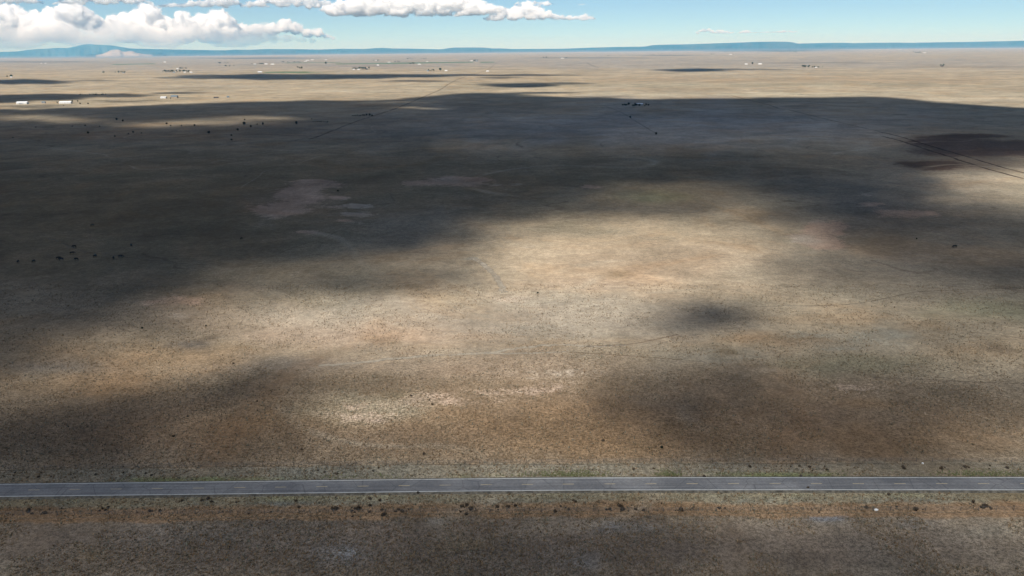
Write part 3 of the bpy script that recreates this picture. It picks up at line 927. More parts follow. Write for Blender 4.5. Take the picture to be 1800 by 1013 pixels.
def cumulus(label, puffs, D, base_y, squash=0.8, seed=0, vox=0.8, mat=None, kids=1.0, disp=1.0):
    rnd = random.Random(seed)
    m_px = D / F
    balls = []

    def grow(c, r, sq, level):
        balls.append((c, r, sq))
        if level == 0 or r < 1.1 * m_px:
            return
        for _ in range(int((6 + r / m_px * 0.35) * kids)):
            a = rnd.uniform(0, 2 * math.pi); e = rnd.uniform(-0.15, 1.25)
            rr = r * rnd.uniform(0.26, 0.46)
            o = Vector((math.cos(a) * math.cos(e), math.sin(a) * math.cos(e), math.sin(e) * sq)) * r * 0.88
            if rnd.random() < 0.55 or level > 1:
                grow(c + o, rr, min(1, sq * 1.1), level - 1)
    for (x, y, r) in puffs:
        grow(at(x, y + r * squash, D), r * m_px, squash, 2)
    zb = at(puffs[0][0], base_y, D).z
    iv, fi = ICO
    vs = np.concatenate([iv * np.array([r, r, r * sq]) + np.array(c) for (c, r, sq) in balls])
    fs = np.concatenate([fi + i * len(iv) for i in range(len(balls))])
    low = vs[:, 2] < zb                     # flat base
    vs[low, 2] = zb - (zb - vs[low, 2]) * 0.08
    me = mesh_np("cumulus_cloud", vs, fs)
    o = bpy.data.objects.new("cumulus_cloud", me); C.objects.link(o)
    md = o.modifiers.new("a", 'REMESH'); md.mode = 'VOXEL'; md.voxel_size = m_px * vox
    for tx, st in ((tex_a, m_px * 6.0 * disp), (tex_c, m_px * 6.0 * disp), (tex_b, m_px * 3.2 * disp)):
        dm = o.modifiers.new("d", 'DISPLACE'); dm.texture = tx; dm.texture_coords = 'LOCAL'; dm.strength = st; dm.mid_level = 0.45
    me2 = bpy.data.meshes.new_from_object(o.evaluated_get(bpy.context.evaluated_depsgraph_get()))
    o.modifiers.clear(); o.data = me2; bpy.data.meshes.remove(me)
    me2.name = "cumulus_cloud"
    me2.materials.clear(); me2.materials.append(mat or m_cloud)
    me2.polygons.foreach_set("use_smooth", [True] * len(me2.polygons))
    if mat is None:
        vf = np.concatenate([iv * np.array([r, r, r * sq]) * (1.0 + 1.6 * m_px / r) + np.array(c) for (c, r, sq) in balls])
        lw = vf[:, 2] < zb - m_px
        vf[lw, 2] = zb - m_px - (zb - m_px - vf[lw, 2]) * 0.08
        mw = mesh_np("fringe", vf, fs)
        w = bpy.data.objects.new("fringe", mw); C.objects.link(w)
        md = w.modifiers.new("a", 'REMESH'); md.mode = 'VOXEL'; md.voxel_size = m_px * vox * 1.2
        for tx, st in ((tex_b, m_px * 5.0 * disp), (tex_c, m_px * 3.5 * disp)):
            dm = w.modifiers.new("d", 'DISPLACE'); dm.texture = tx; dm.texture_coords = 'LOCAL'; dm.strength = st; dm.mid_level = 0.5
        mw2 = bpy.data.meshes.new_from_object(w.evaluated_get(bpy.context.evaluated_depsgraph_get()))
        w.modifiers.clear(); w.data = mw2; bpy.data.meshes.remove(mw)
        mw2.name = "fringe"; mw2.materials.clear(); mw2.materials.append(m_fringe)
        w.parent = o
    return tag(o, label, "cloud")


def flat_puffs(prof, base, seed, rmin=2.5, rmax=6.0, step=3.2):
    """puffs under a top profile [(x, ytop)], resting on a flat base row"""
    rnd = random.Random(seed)
    px = [p[0] for p in prof]; py = [p[1] for p in prof]
    out_ = []
    x = px[0]
    while x <= px[-1]:
        t = float(np.interp(x, px, py))
        d_ = max(base - t, 1.5)
        if rnd.random() < 0.28:                       # torn stretch: only a thread of cloud is left
            out_.append((x, base - 3.0, rnd.uniform(1.0, 1.6)))
            x += 1.6
            continue
        n = 1 + int(d_ / 6)
        for i in range(n):
            r = max(1.1, min(rmax, d_ * rnd.uniform(.28, .7)))
            out_.append((x + rnd.uniform(-1, 1) * r * .6, t + (rnd.random() ** 1.3 * (d_ - r) if i else rnd.uniform(0, .3) * d_), r))
        x += max(1.2, min(rmax, d_ * .5) * 0.7)
    return out_


cumulus("long white cumulus bank with a tall round head at the left edge of the sky", [(-60, 30, 30), (-15, 22, 26), (15, 17, 22), (45, 24, 20), (75, 28, 18), (98, 20, 20), (128, 8, 20), (140, 18, 18), (158, 28, 16), (60, 40, 26), (110, 38, 24), (0, 45, 22)], 66000, 72, 0.8, 1)
cumulus("white cumulus bank with one tall dome, between the left edge cloud and two domes", [(180, 40, 14), (205, 30, 17), (228, 28, 16), (262, 12, 20), (245, 32, 20), (280, 28, 18), (225, 46, 20), (270, 45, 22)], 66500, 76, 0.8, 2)
cumulus("white cumulus with two square-shouldered domes just left of the long low tail", [(300, 34, 13), (322, 24, 14), (338, 34, 13), (355, 27, 11), (385, 23, 17), (402, 30, 13), (320, 46, 20), (370, 45, 22), (405, 46, 16)], 66200, 76, 0.8, 3)
cumulus("low white cumulus tail tapering towards the centre of the horizon", [(425, 45, 14), (450, 46, 13), (478, 43, 14), (503, 37, 14), (520, 43, 13), (540, 52, 11), (560, 52, 10), (574, 60, 7), (586, 65, 4)], 67000, 74, 0.7, 4)
cumulus("faint hazy cumulus low over the blue mountain", [(0, 57, 10), (15, 58, 9), (30, 57, 9), (48, 62, 10), (62, 62, 10), (85, 57, 10), (105, 62, 11), (125, 62, 12), (150, 64, 12), (170, 70, 10)], 70000, 80, 0.7, 5, mat=m_thin)
cumulus("pale hazy veil hanging below the white cumulus banks", [(x_, 50 + 6 * math.sin(x_ * .05), 22) for x_ in range(-60, 470, 14)] + [(480, 58, 14), (505, 60, 12), (530, 64, 9), (550, 67, 7)], 63200, 88, 0.7, 16, vox=2.0, mat=m_veil, kids=0.6)
cumulus("flat grey-white cloud strip along the top edge at the far left", flat_puffs([(-40, -8), (10, -6), (50, -4), (66, 0), (76, 4)], 8, 1), 60000, 7, 0.5, 6)
cumulus("wide broken white cloud strip along the top edge above the tall dome", flat_puffs([(96, 6), (120, -6), (150, -7), (200, -8), (240, -6), (258, 0), (264, 4)], 9, 2), 60000, 9, 0.5, 7)
cumulus("broken flat white cloud at the top edge over the two square-shouldered domes", flat_puffs([(278, 9), (300, 5), (320, 6), (345, 1), (372, -4), (400, -6), (412, 0), (418, 5)], 15, 3), 61000, 14, 0.5, 8)
cumulus("white cloud strip at the top edge above the low cumulus tail", flat_puffs([(424, 5), (440, 0), (455, 1), (490, -5), (530, -6), (562, -3), (576, 3), (583, 8)], 15, 4), 61000, 14, 0.5, 9)
cumulus("large flat-based white cloud at the top edge left of the picture centre", flat_puffs([(586, 8), (600, 0), (640, -6), (700, -8), (780, -8), (830, -2), (850, 3), (872, 8), (880, 13)], 29, 5, rmax=13) + flat_puffs([(630, 12), (700, 14), (760, 12), (830, 14), (845, 20)], 31, 6), 60000, 30, 0.55, 10)
cumulus("white wedge-shaped cloud with a long thin right end near the top centre", flat_puffs([(852, 31), (866, 25), (880, 18), (905, 12), (925, 8), (945, 10), (955, 17), (970, 23), (1000, 29), (1018, 26), (1030, 24), (1042, 29), (1046, 33)], 37, 7, rmax=9) + flat_puffs([(905, 4), (925, 1), (950, 3), (972, 5)], 10, 8, rmax=5), 60000, 37, 0.6, 11)
cumulus("thin row of tiny white puffs low over the long flat mesa", flat_puffs([(1227, 54), (1236, 49), (1246, 50), (1256, 54), (1264, 52), (1280, 54), (1296, 57), (1306, 53), (1322, 55), (1350, 55), (1380, 53), (1400, 55), (1422, 57)], 61, 9, rmax=4), 68000, 60, 0.6, 12, vox=0.6, mat=m_cloud, kids=.6, disp=.5)
cumulus("small faint wisp of cloud high right of the wedge-shaped cloud", flat_puffs([(1012, 9), (1022, 7), (1034, 8.5)], 10.5, 10, rmax=2.5), 60000, 10.5, 0.4, 13, vox=0.5, mat=m_thin, kids=.6, disp=.4)
cumulus("tiny faint wisp of cloud between the wedge-shaped cloud and the row of puffs", flat_puffs([(1120, 54.5), (1132, 52.5), (1148, 51.5)], 55, 11, rmax=2.2), 66000, 55.5, 0.4, 14, vox=0.5, mat=m_veil, kids=.6, disp=.4)
cumulus("smallest white wisp of cloud just left of the row of tiny puffs", flat_puffs([(1165, 57.8), (1174, 56.6), (1183, 57.6)], 59, 12, rmax=2), 66000, 59.5, 0.4, 15, vox=0.5, mat=m_thin, kids=.6, disp=.4)
# ------------------------------------------------------------------ vegetation
def leaf_mat(name, a, b, sc_=0.8):
    m, nt, out = new_mat(name)
    k = NT(nt)
    tc = k.n("ShaderNodeTexCoord").outputs["Object"]
    oi = k.n("ShaderNodeObjectInfo").outputs["Random"]
    n1 = k.noise(tc, sc_, 3, 0.6)
    c = k.mix(k.ramp(n1, 0.35, 0.65), a, b)
    c = k.mix(1.0, c, k.ramp(oi, 0, 1, 0.75, 1.25), 'MULTIPLY')
    d = k.n("ShaderNodeBsdfDiffuse"); k.set(d.inputs[0], c)
    nt.links.new(d.outputs[0], out.inputs[0])
    return m


m_leaf = leaf_mat("cottonwood_leaves", (0.035, 0.05, 0.022), (0.075, 0.09, 0.04))
m_juni = leaf_mat("juniper_needles", (0.016, 0.021, 0.013), (0.034, 0.040, 0.022), 1.2)
m_brush = leaf_mat("dry_dark_brush", (0.04, 0.03, 0.022), (0.12, 0.09, 0.06), 3.0)
m_bark = pbr("rough_bark", (0.09, 0.065, 0.045), 0.95, 0.4, 3.0)


def crown_mesh(name, lobes, n, size, seed):
    """leaf clumps (small bent quads) scattered through the volume of several lobes"""
    r = np.random.default_rng(seed)
    vs, fs = [], []
    w = np.array([l[3] ** 2 for l in lobes]); w = w / w.sum()
    for i in range(n):
        cx, cy_, cz, rad, sq = lobes[r.choice(len(lobes), p=w)]
        d = r.normal(size=3); d /= np.linalg.norm(d)
        q = rad * (0.35 + 0.65 * r.random() ** 0.5) * (0.85 + 0.3 * r.random())
        c = np.array([cx, cy_, cz]) + d * q * np.array([1, 1, sq])
        u = r.normal(size=3); u -= d * (u @ d) * 0.6; u /= np.linalg.norm(u)
        t = np.cross(d + r.normal(size=3) * 0.4, u); t /= np.linalg.norm(t)
        s = size * (0.6 + 0.8 * r.random())
        b = len(vs)
        vs += [c - u * s - t * s * .6, c + u * s * .9 - t * s * .5 + d * s * .2, c + u * s + t * s * .6, c - u * s * .8 + t * s * .6 + d * s * .25]
        fs.append((b, b + 1, b + 2, b + 3))
    return mesh_np(name, np.array(vs), fs)


def trunk_mesh(name, h, r0, limbs, seed):
    rnd = random.Random(seed)
    bm = bmesh.new()

    def limb(p, q, a, b, n=6):
        ax = (q - p).normalized(); u = ax.orthogonal().normalized(); w_ = ax.cross(u)
        ra = [bm.verts.new(p + (u * math.cos(t) + w_ * math.sin(t)) * a) for t in [2 * math.pi * i / n for i in range(n)]]
        rb = [bm.verts.new(q + (u * math.cos(t) + w_ * math.sin(t)) * b) for t in [2 * math.pi * i / n for i in range(n)]]
        for i in range(n):
            bm.faces.new((ra[i], ra[(i + 1) % n], rb[(i + 1) % n], rb[i]))
        bm.faces.new(rb); bm.faces.new(ra[::-1])
    top = Vector((rnd.uniform(-.05, .05) * h, 0, h))
    limb(Vector((0, 0, -0.1)), top, r0, r0 * 0.55)
    for i in range(limbs):
        a = 2 * math.pi * i / limbs + rnd.uniform(-.4, .4)
        st = top * rnd.uniform(0.55, 0.95)
        limb(st, st + Vector((math.cos(a) * h * .55, math.sin(a) * h * .55, h * rnd.uniform(.45, .8))), r0 * .45, r0 * .15, 5)
    me = bpy.data.meshes.new(name)
    bm.to_mesh(me); bm.free()
    return me


def lobes_tree(seed, h, spread):
    rnd = random.Random(seed)
    out_ = [(0, 0, h * .62, spread * .62, 0.95)]
    for i in range(6):
        a = rnd.uniform(0, 6.28)
        out_.append((math.cos(a) * spread * .5, math.sin(a) * spread * .5, h * rnd.uniform(.42, .82), spread * rnd.uniform(.3, .48), 0.85))
    return out_


def lobes_shrub(seed, h, spread):
    rnd = random.Random(seed)
    out_ = [(0, 0, h * .45, spread * .6, h * .75 / spread)]
    for i in range(4):
        a = rnd.uniform(0, 6.28)
        out_.append((math.cos(a) * spread * .45, math.sin(a) * spread * .45, h * rnd.uniform(.3, .6), spread * rnd.uniform(.3, .45), h * .7 / spread))
    return out_


TREES = [(trunk_mesh("trunk", 3.2, 0.28, 5, s), crown_mesh("crown", lobes_tree(s, 8.5, 3.4), 420, 0.42, s)) for s in (1, 2, 3)]
JUNIS = [(trunk_mesh("trunk", 0.9, 0.14, 5, s), crown_mesh("crown", lobes_shrub(s, 3.0, 1.7), 300, 0.26, s)) for s in (11, 12, 13)]
BRUSH = [(trunk_mesh("stem", 0.35, 0.05, 6, s), crown_mesh("crown", lobes_shrub(s, 0.5, 0.42), 150, 0.075, s)) for s in (21, 22, 23)]
for l_, mm in ((TREES, m_leaf), (JUNIS, m_juni), (BRUSH, m_brush)):
    for a_, b_ in l_:
        a_.materials.append(m_bark); b_.materials.append(mm)


def plant(kind, name, x, y, size, label, cat, group=None, rnd=random):
    src = {"tree": TREES, "juniper": JUNIS, "brush": BRUSH}[kind]
    t_, c_ = rnd.choice(src)
    p = G(x, y)
    e = empty(name, p, rnd.uniform(0, 6.28), label, cat, group)
    e.scale = (size * rnd.uniform(.88, 1.12), size * rnd.uniform(.88, 1.12), size * rnd.uniform(.85, 1.15))
    link("trunk" if kind != "brush" else "stem", t_, None, e)
    link("crown", c_, None, e)
    return e


# ------------------------------------------------------------------ buildings
m_whitew = pbr("white_board_wall", (0.62, 0.61, 0.58), 0.8, 0.12, 0.6)
m_tanw = pbr("tan_stucco_wall", (0.34, 0.27, 0.20), 0.9, 0.15, 0.6)
m_greyw = pbr("grey_metal_wall", (0.30, 0.32, 0.34), 0.6, 0.15, 0.5, 0.4)
m_dkw = pbr("weathered_plank_wall", (0.075, 0.06, 0.05), 0.95, 0.3, 0.8)
m_wroof = pbr("white_metal_roof", (0.80, 0.81, 0.82), 0.45, 0.06, 0.4, 0.5)
m_broof = pbr("blue_grey_metal_roof", (0.13, 0.19, 0.235), 0.5, 0.15, 0.4, 0.5)
m_droof = pbr("dark_shingle_roof", (0.07, 0.065, 0.065), 0.9, 0.25, 1.0)
m_glass = pbr("dark_window_glass", (0.03, 0.035, 0.045), 0.15, 0.1, 1.0, 0.6)
m_door = pbr("brown_door", (0.12, 0.07, 0.045), 0.7, 0.2, 1.0)
m_pipe = pbr("rusty_steel", (0.16, 0.085, 0.05), 0.85, 0.35, 2.0)


def gable(L, Wd, hw, hr, over=0.4, th=0.18):
    bm = bmesh.new()
    for s in (-1, 1):
        e = Wd / 2 + over
        z_e = hw - hr * over / (Wd / 2)
        p = [(-L / 2 - over, s * e, z_e), (L / 2 + over, s * e, z_e), (L / 2 + over, 0, hw + hr), (-L / 2 - over, 0, hw + hr)]
        lo = [bm.verts.new(q) for q in p]; hi = [bm.verts.new((q[0], q[1], q[2] + th)) for q in p]
        bm.faces.new(lo); bm.faces.new(hi)
        for i in range(4):
            bm.faces.new((lo[i], lo[(i + 1) % 4], hi[(i + 1) % 4], hi[i]))
    return bm


def walls(L, Wd, hw, hr):
    bm = bmesh.new()
    pr = [(-Wd / 2, 0), (Wd / 2, 0), (Wd / 2, hw), (0, hw + hr), (-Wd / 2, hw)]
    a = [bm.verts.new((-L / 2, y, z)) for y, z in pr]; b = [bm.verts.new((L / 2, y, z)) for y, z in pr]
    bm.faces.new(a); bm.faces.new(b)
    for i in range(5):
        if i in (2, 3):
            continue
        bm.faces.new((a[i], a[(i + 1) % 5], b[(i + 1) % 5], b[i]))
    return bm


def box_part(name, x0, x1, y0, y1, z0, z1, mat, parent):
    bm = bmesh.new(); add_box(bm, x0, x1, y0, y1, z0, z1)
    return bm_obj(name, bm, mat, parent)


def building(name, x, y, L, Wd, hw, hr, wm, rm, label, cat, rz=0.0, detail=True, chimney=False, bigdoor=False):
    e = empty(name, G(x, y), rz, label, cat)
    bm_obj("wall", walls(L, Wd, hw, hr), wm, e)
    rf = bm_obj("roof", gable(L, Wd, hw, hr), rm, e)
    if chimney:
        box_part("chimney", L * .2 - .4, L * .2 + .4, -.9, -.1, hw + hr * .6, hw + hr + 1.2, m_tanw, rf)
    if detail:
        yf = -Wd / 2
        if bigdoor:
            box_part("door", -L * .12, L * .12, yf - .06, yf + .05, 0, hw * .8, m_greyw if wm is not m_greyw else m_whitew, e)
        else:
            box_part("door", -.55, .55, yf - .06, yf + .05, 0, 2.1, m_door, e)
        for s in (-.36, -.2, .2, .36):
            w_ = box_part("window", L * s - .6, L * s + .6, yf - .05, yf + .05, 1.0, 2.2, m_whitew, e)
            box_part("pane", L * s - .5, L * s + .5, yf - .07, yf - .052, 1.1, 2.1, m_glass, w_)
    return e


# near-left homesteads in the light strip
building("barn", 40, 183.2, 25, 13, 4.2, 2.2, m_whitew, m_wroof, "white metal barn with a low dark tree at its end, leftmost building", "barn", 0.12, bigdoor=True)
box = bpy.data.objects["barn"]
building("shed", 77, 181.6, 8, 6, 3.0, 1.2, m_greyw, m_broof, "small grey shed between the white barn and the long white building with trees", "shed", 0.1)
building("house", 116, 182.2, 29, 11, 3.6, 2.0, m_whitew, m_wroof, "long white low building with dark trees at both of its ends", "house", 0.05, chimney=True)
building("house", 288, 173.2, 15, 9, 3.2, 1.6, m_whitew, m_wroof, "white low building joined on its right side to a blue-grey roofed house", "house", -0.05)
building("house", 307, 172.6, 17, 13, 4.4, 3.0, m_tanw, m_broof, "house with a tall blue-grey roof beside a white low building", "house", 0.1, chimney=True)
building("shed", 380, 172.6, 12, 5, 2.4, 1.0, m_dkw, m_droof, "long dark low shed alone on the bright grass right of the blue-grey roofed house", "shed", 0.05)
building("shed", 401, 171.8, 6, 5, 3.0, 1.2, m_greyw, m_broof, "small bluish shed right of the long dark low shed", "shed", 0.1)
building("house", 1124, 185.6, 14, 8, 3.2, 1.8, m_greyw, m_wroof, "pale roofed house among black bushes, alone in the big cloud shadow", "house", 0.05)
rt = random.Random(5)
for (x, y, s, lab) in [(101, 182.6, .62, "dark round tree at the left end of the long white building"), (127, 181.4, .8, "tall dark tree touching the right end of the long white building"), (137, 180.6, .72, "second tree to the right of the long white building"), (34, 183.6, .4, "low dark tree at the left end of the white metal barn"), (300, 175, .62, "dark tree in front of the blue-grey roofed house")]:
    plant("tree", "cottonwood_tree", x, y, s, lab, "tree", None, rt)
for (x, y, s, lab) in [(112, 186, .9, "small dark bush in front of the long white building"), (141, 183.2, 1.3, "nearer of two dark bushes right of the white building's trees"), (155, 183.2, 1.3, "farther right of two dark bushes by the white building's dust road")]:
    plant("juniper", "juniper_bush", x, y, s, lab, "bush", None, rt)
for i in range(18):
    plant("juniper", "juniper_bush", 140 + i * 2.7 + rt.uniform(-1, 1), 167 + rt.uniform(-.5, .5), rt.uniform(.9, 1.6), "dark bush in the row behind the long white building", "bush", "bush row behind the long white building", rt)
for i in range(22):
    a = rt.uniform(0, 1)
    plant("juniper", "juniper_bush", 1094 + 46 * a + rt.uniform(-1, 1), 185.6 + rt.uniform(-1.6, 1.6), rt.uniform(.8, 1.9), "black bush around the pale roofed house in the big cloud shadow", "bush", "bushes around the lone pale roofed house", rt)
for i in range(9):
    plant("juniper", "juniper_bush", 620 + i * 4.2 + rt.uniform(-1, 1), 204 + rt.uniform(-.7, .7), rt.uniform(.9, 1.7), "dark bush in the short row where the diagonal dirt track begins", "bush", "bush row at the diagonal dirt track", rt)
for i in range(8):
    plant("juniper", "juniper_bush", 551 + i * 3.6 + rt.uniform(-1, 1), 215.3 + rt.uniform(-.5, .5), rt.uniform(.6, 1.0), "small dark bush in the faint row left of the diagonal dirt track", "bush", "faint bush row left of the diagonal track", rt)
DOTS = [(205, 211.5, 1.7), (216, 213.5, 1.4), (150, 222, 1.0), (155, 235, 1.3), (63, 224.5, .8), (226, 236.5, .9), (234, 233.5, 1.1), (202, 241, 1.0), (293, 218.5, 1.3), (300, 222, .8), (319, 222, .8), (342, 221.6, 1.3), (367, 234.5, 1.4), (407, 239, 1.0), (418, 230, 1.4), (429, 219.5, 1.9), (430, 211.5, 1.0), (441, 223.7, 1.3), (452, 219.5, .9), (462, 219.5, 1.5), (521, 218.5, 1.9), (407, 247, 1.0), (23, 243, .8), (127, 223, .8), (175, 223, .8), (249, 235, .8), (548, 210, .8)]
DLAB = {429: "tallest dark juniper, left of centre among the scattered junipers", 521: "big round juniper standing alone right of the other scattered junipers", 205: "larger juniper of the pair left of the sunlit sliver of grass", 216: "smaller juniper of the pair left of the sunlit sliver of grass", 342: "juniper standing in the right half of the sunlit sliver of grass", 293: "juniper standing in the middle of the sunlit sliver of grass"}
for (x, y, s) in DOTS:
    lb = DLAB.get(x)
    plant("juniper", "juniper_tree", x, y, s, lb or "small dark juniper scattered over the shaded plain near the sunlit sliver", "tree", "junipers scattered on the left plain", rt)
for (x, y, s, lab) in [(1108, 207.5, 1.3, "dark shrub beside the faint track below the lone pale roofed house"), (1153, 237, 1.3, "dark shrub at the lower end of the faint track in the big shadow"), (945, 516, .36, "tiny dark shrub on the sunlit grass near the middle of the plain"), (1163, 788.5, .32, "dark round shrub alone above the upper wire fence"), (250, 578, .34, "dark shrub at the left edge of the sunlit grass"), (362, 574, .3, "tiny dark shrub on pale grass right of the left shaded plain"), (1611, 421, .4, "small shrub to the left of the lone black cow"), (594, 337, .6, "flat dark shrub by the pink bare soil")]:
    plant("juniper", "shrub", x, y, s, lab, "shrub", None, rt)

# farm clusters far out on the plain: (x, y, pixel half-width, trees, tree size, description)
CLUSTER = [(17, 136.3, 7, 7, .9, "the small homestead at the far left edge"), (212, 128.4, 9, 8, .9, "the small homestead left of the village"), (312, 127.2, 26, 30, .95, "the village of scattered houses"), (318, 121.6, 10, 7, .9, "the back of the village"),
           (393, 111.9, 9, 9, 1.0, "the low row left of the farm sheds"), (398, 117.3, 14, 8, .8, "the thin row below the low row"), (454, 113.4, 11, 9, 1.0, "the farm with two long white sheds"), (528, 120.9, 7, 6, 1.0, "the dark grove beside the crop field"),
           (512, 110.3, 16, 14, 1.0, "the green belt left of the centre farms"), (573, 113.0, 2, 3, 1.5, "the pair of tall trees above the large farm"), (637, 122.3, 17, 20, 1.15, "the large farm left of centre"), (660, 107.5, 6, 5, 1.0, "the white roofed farm on the green strip"),
           (698, 109.5, 4, 5, 1.0, "the green strip beside a white shed"), (724, 113.3, 4, 7, 1.2, "the white roofed farm right of the large farm"), (722, 104, 9, 8, 1.2, "the far grove above the green strip"), (745, 104.3, 5, 4, 1.3, "the far grove's right end"),
           (760, 125.3, 8, 6, .8, "the small farm just above the long cloud shadow"), (773, 124.8, 2, 4, 1.1, "the middle of the small farm"), (836, 107.6, 6, 7, 1.1, "the farm at the right end of the green strip"), (962, 102.2, 7, 6, 1.2, "the far farm right of centre"),
           (1000, 102.8, 6, 4, 1.0, "the white house of the far farm"), (1070, 98.8, 2, 2, 1.3, "the lone far yard on the grey plain"), (1417, 118.6, 7, 10, .95, "the tree-lined yard on the right plain"), (1438, 119.3, 12, 8, .75, "the fence row of the tree-lined yard"), (1324, 113.4, 2, 3, 1.1, "the pair of white farm roofs"),
           (1613, 93.0, 8, 8, 1.4, "the far right row of houses"), (1656, 116.8, 4, 4, .8, "the dark yard at the right"), (1240, 96.4, 30, 7, 1.2, "the far white house under the long mesa"), (1385, 92.5, 20, 8, 1.3, "the scattered far trees under the mesa's end"), (75, 111.8, 5, 2, 1.0, "the far white specks at the left"), (182, 129.3, 2, 2, 1.0, "the lone spot left of the small homestead"), (1146, 97.5, 4, 3, 1.2, "the tiny grove left of the far white house")]
for (cx, cyy, hw_, n, s, desc) in CLUSTER:
    for i in range(n):
        plant("tree", "windbreak_tree", cx + rt.uniform(-hw_, hw_), cyy + rt.uniform(-.35, .35), 1.6 * s * rt.uniform(.7, 1.35), "dark windbreak tree at " + desc, "tree", "trees at " + desc, rt)
FARM = [(20, 136.8, 10, m_whitew, m_wroof, "white house among trees at the far left edge of the plain"),
        (217, 128.8, 12, m_greyw, m_droof, "dark roofed house at the small homestead left of the village"),
        (299, 127.6, 13, m_tanw, m_droof, "tan dark roofed house at the left of the village"), (312, 121.9, 14, m_whitew, m_wroof, "white house at the back of the village"),
        (325, 128.1, 12, m_whitew, m_wroof, "left one of two white roofs at the right end of the village"), (336, 128.2, 14, m_whitew, m_wroof, "right one of two white roofs at the right end of the village"), (306, 128.2, 14, m_greyw, m_broof, "grey shed in the middle of the village"),
        (448, 113.6, 22, m_greyw, m_wroof, "grey shed in trees left of the two long white sheds"), (468, 113.3, 34, m_whitew, m_wroof, "left one of the two long white farm sheds"), (479, 113.8, 34, m_whitew, m_wroof, "right one of the two long white farm sheds"),
        (457, 127.8, 26, m_greyw, m_wroof, "pale grey shed at the left end of the green crop field"), (528, 121.3, 16, m_tanw, m_droof, "low house in the dark grove beside the crop field"),
        (541, 106.8, 40, m_whitew, m_wroof, "far long white shed above the green belt"), (549, 105.9, 40, m_whitew, m_wroof, "farthest white shed right of the far long shed"), (537, 108.6, 30, m_whitew, m_wroof, "white shed just below the far long sheds"), (573, 105.8, 30, m_whitew, m_wroof, "bright white roof standing alone right of the far long sheds"),
        (622, 123.0, 13, m_whitew, m_wroof, "white house at the left of the large farm"), (630.5, 123.2, 15, m_whitew, m_wroof, "largest white house in the middle of the large farm"), (624.5, 120.9, 12, m_greyw, m_broof, "grey barn behind the white houses of the large farm"), (645, 122.4, 14, m_dkw, m_droof, "dark barn in trees at the right of the large farm"),
        (664.5, 115.4, 18, m_whitew, m_wroof, "small white house below the white roofed farm on the green strip"), (660, 106.8, 26, m_whitew, m_wroof, "white shed on the green strip above the large farm"), (684, 110.3, 26, m_whitew, m_wroof, "white shed on the green strip beside a few trees"),
        (737, 113.9, 24, m_whitew, m_wroof, "bright white roof right of a dark grove, right of the large farm"), (751, 109.3, 18, m_whitew, m_wroof, "small white shed above the bright white roof"), (752, 125.6, 11, m_greyw, m_broof, "grey house at the left of the small farm above the long shadow"), (784, 125.3, 16, m_whitew, m_wroof, "white house right of the small farm above the long shadow"),
        (829, 107.8, 28, m_whitew, m_wroof, "white house at the right end of the green strip"), (838, 108.0, 22, m_greyw, m_broof, "grey barn among trees at the right end of the green strip"), (857, 126.3, 14, m_whitew, m_wroof, "small pale house beside the diagonal dirt track"),
        (988.5, 103.2, 34, m_whitew, m_wroof, "white house of the far farm right of the picture's middle"), (1284, 96.5, 44, m_whitew, m_wroof, "far white house under the long flat mesa"),
        (1311.5, 113.7, 19, m_whitew, m_wroof, "left, duller one of the pair of white farm roofs"), (1336, 113.4, 24, m_whitew, m_wroof, "right, brighter one of the pair of white farm roofs"), (1434, 120.0, 14, m_tanw, m_wroof, "pale house below the fence row of the tree-lined yard"),
        (1612, 93.2, 40, m_greyw, m_droof, "dark roofed house in the far right row"), (1625, 93.5, 40, m_whitew, m_wroof, "pale house at the end of the far right row"), (1664, 82.4, 60, m_whitew, m_wroof, "farthest bright white roof under the right ridge"), (1582, 87.5, 50, m_whitew, m_wroof, "far white roof left of the far right row"), (1656, 117.2, 12, m_dkw, m_droof, "dark low shed in the yard at the right"),
        (73, 111.9, 22, m_whitew, m_wroof, "left one of two far white specks of houses at the left"), (80, 111.9, 22, m_whitew, m_wroof, "right one of two far white specks of houses at the left"), (290, 109.8, 34, m_whitew, m_wroof, "lone far white shed above the village"), (347, 98.5, 80, m_whitew, m_wroof, "farthest long white shed below the left mesa")]
for (x, y, L, wm, rm, lab) in FARM:
    building("house" if "house" in lab else ("barn" if "barn" in lab else "shed"), x, y, L, L * .5, 3.6 + L * .04, 1.5 + L * .04, wm, rm, lab, "house" if "house" in lab else ("barn" if "barn" in lab else "shed"), rt.uniform(-.2, .2), detail=L < 16)

# ------------------------------------------------------------------ crop fields
m_crop = pbr("irrigated_crop", (0.105, 0.15, 0.07), 0.95, 0.3, 0.02)


def field(pts, z=0.06):
    vs = [G(a, b, z) for a, b in pts]
    me = mesh_np("crop_field", np.array([v[:] for v in vs]), [tuple(range(len(vs)))])
    return tag(link("crop_field", me, m_crop), kind="structure")


field([(462, 128.6), (545, 127.4), (540, 126.2), (470, 126.8)])
field([(500, 111.4), (600, 110.4), (600, 109.6), (505, 110.4)])
field([(590, 113.4), (700, 112.4), (830, 110.4), (834, 108.9), (700, 110.2), (590, 112.0)])
field([(195, 114.2), (275, 112.8), (270, 111.8), (200, 112.8)])
field([(842, 110.8), (868, 110.3), (870, 108.6), (846, 109.0)])

# ------------------------------------------------------------------ cattle
m_hide = pbr("black_hide", (0.012, 0.011, 0.011), 0.75, 0.3, 3.0, 0.3)


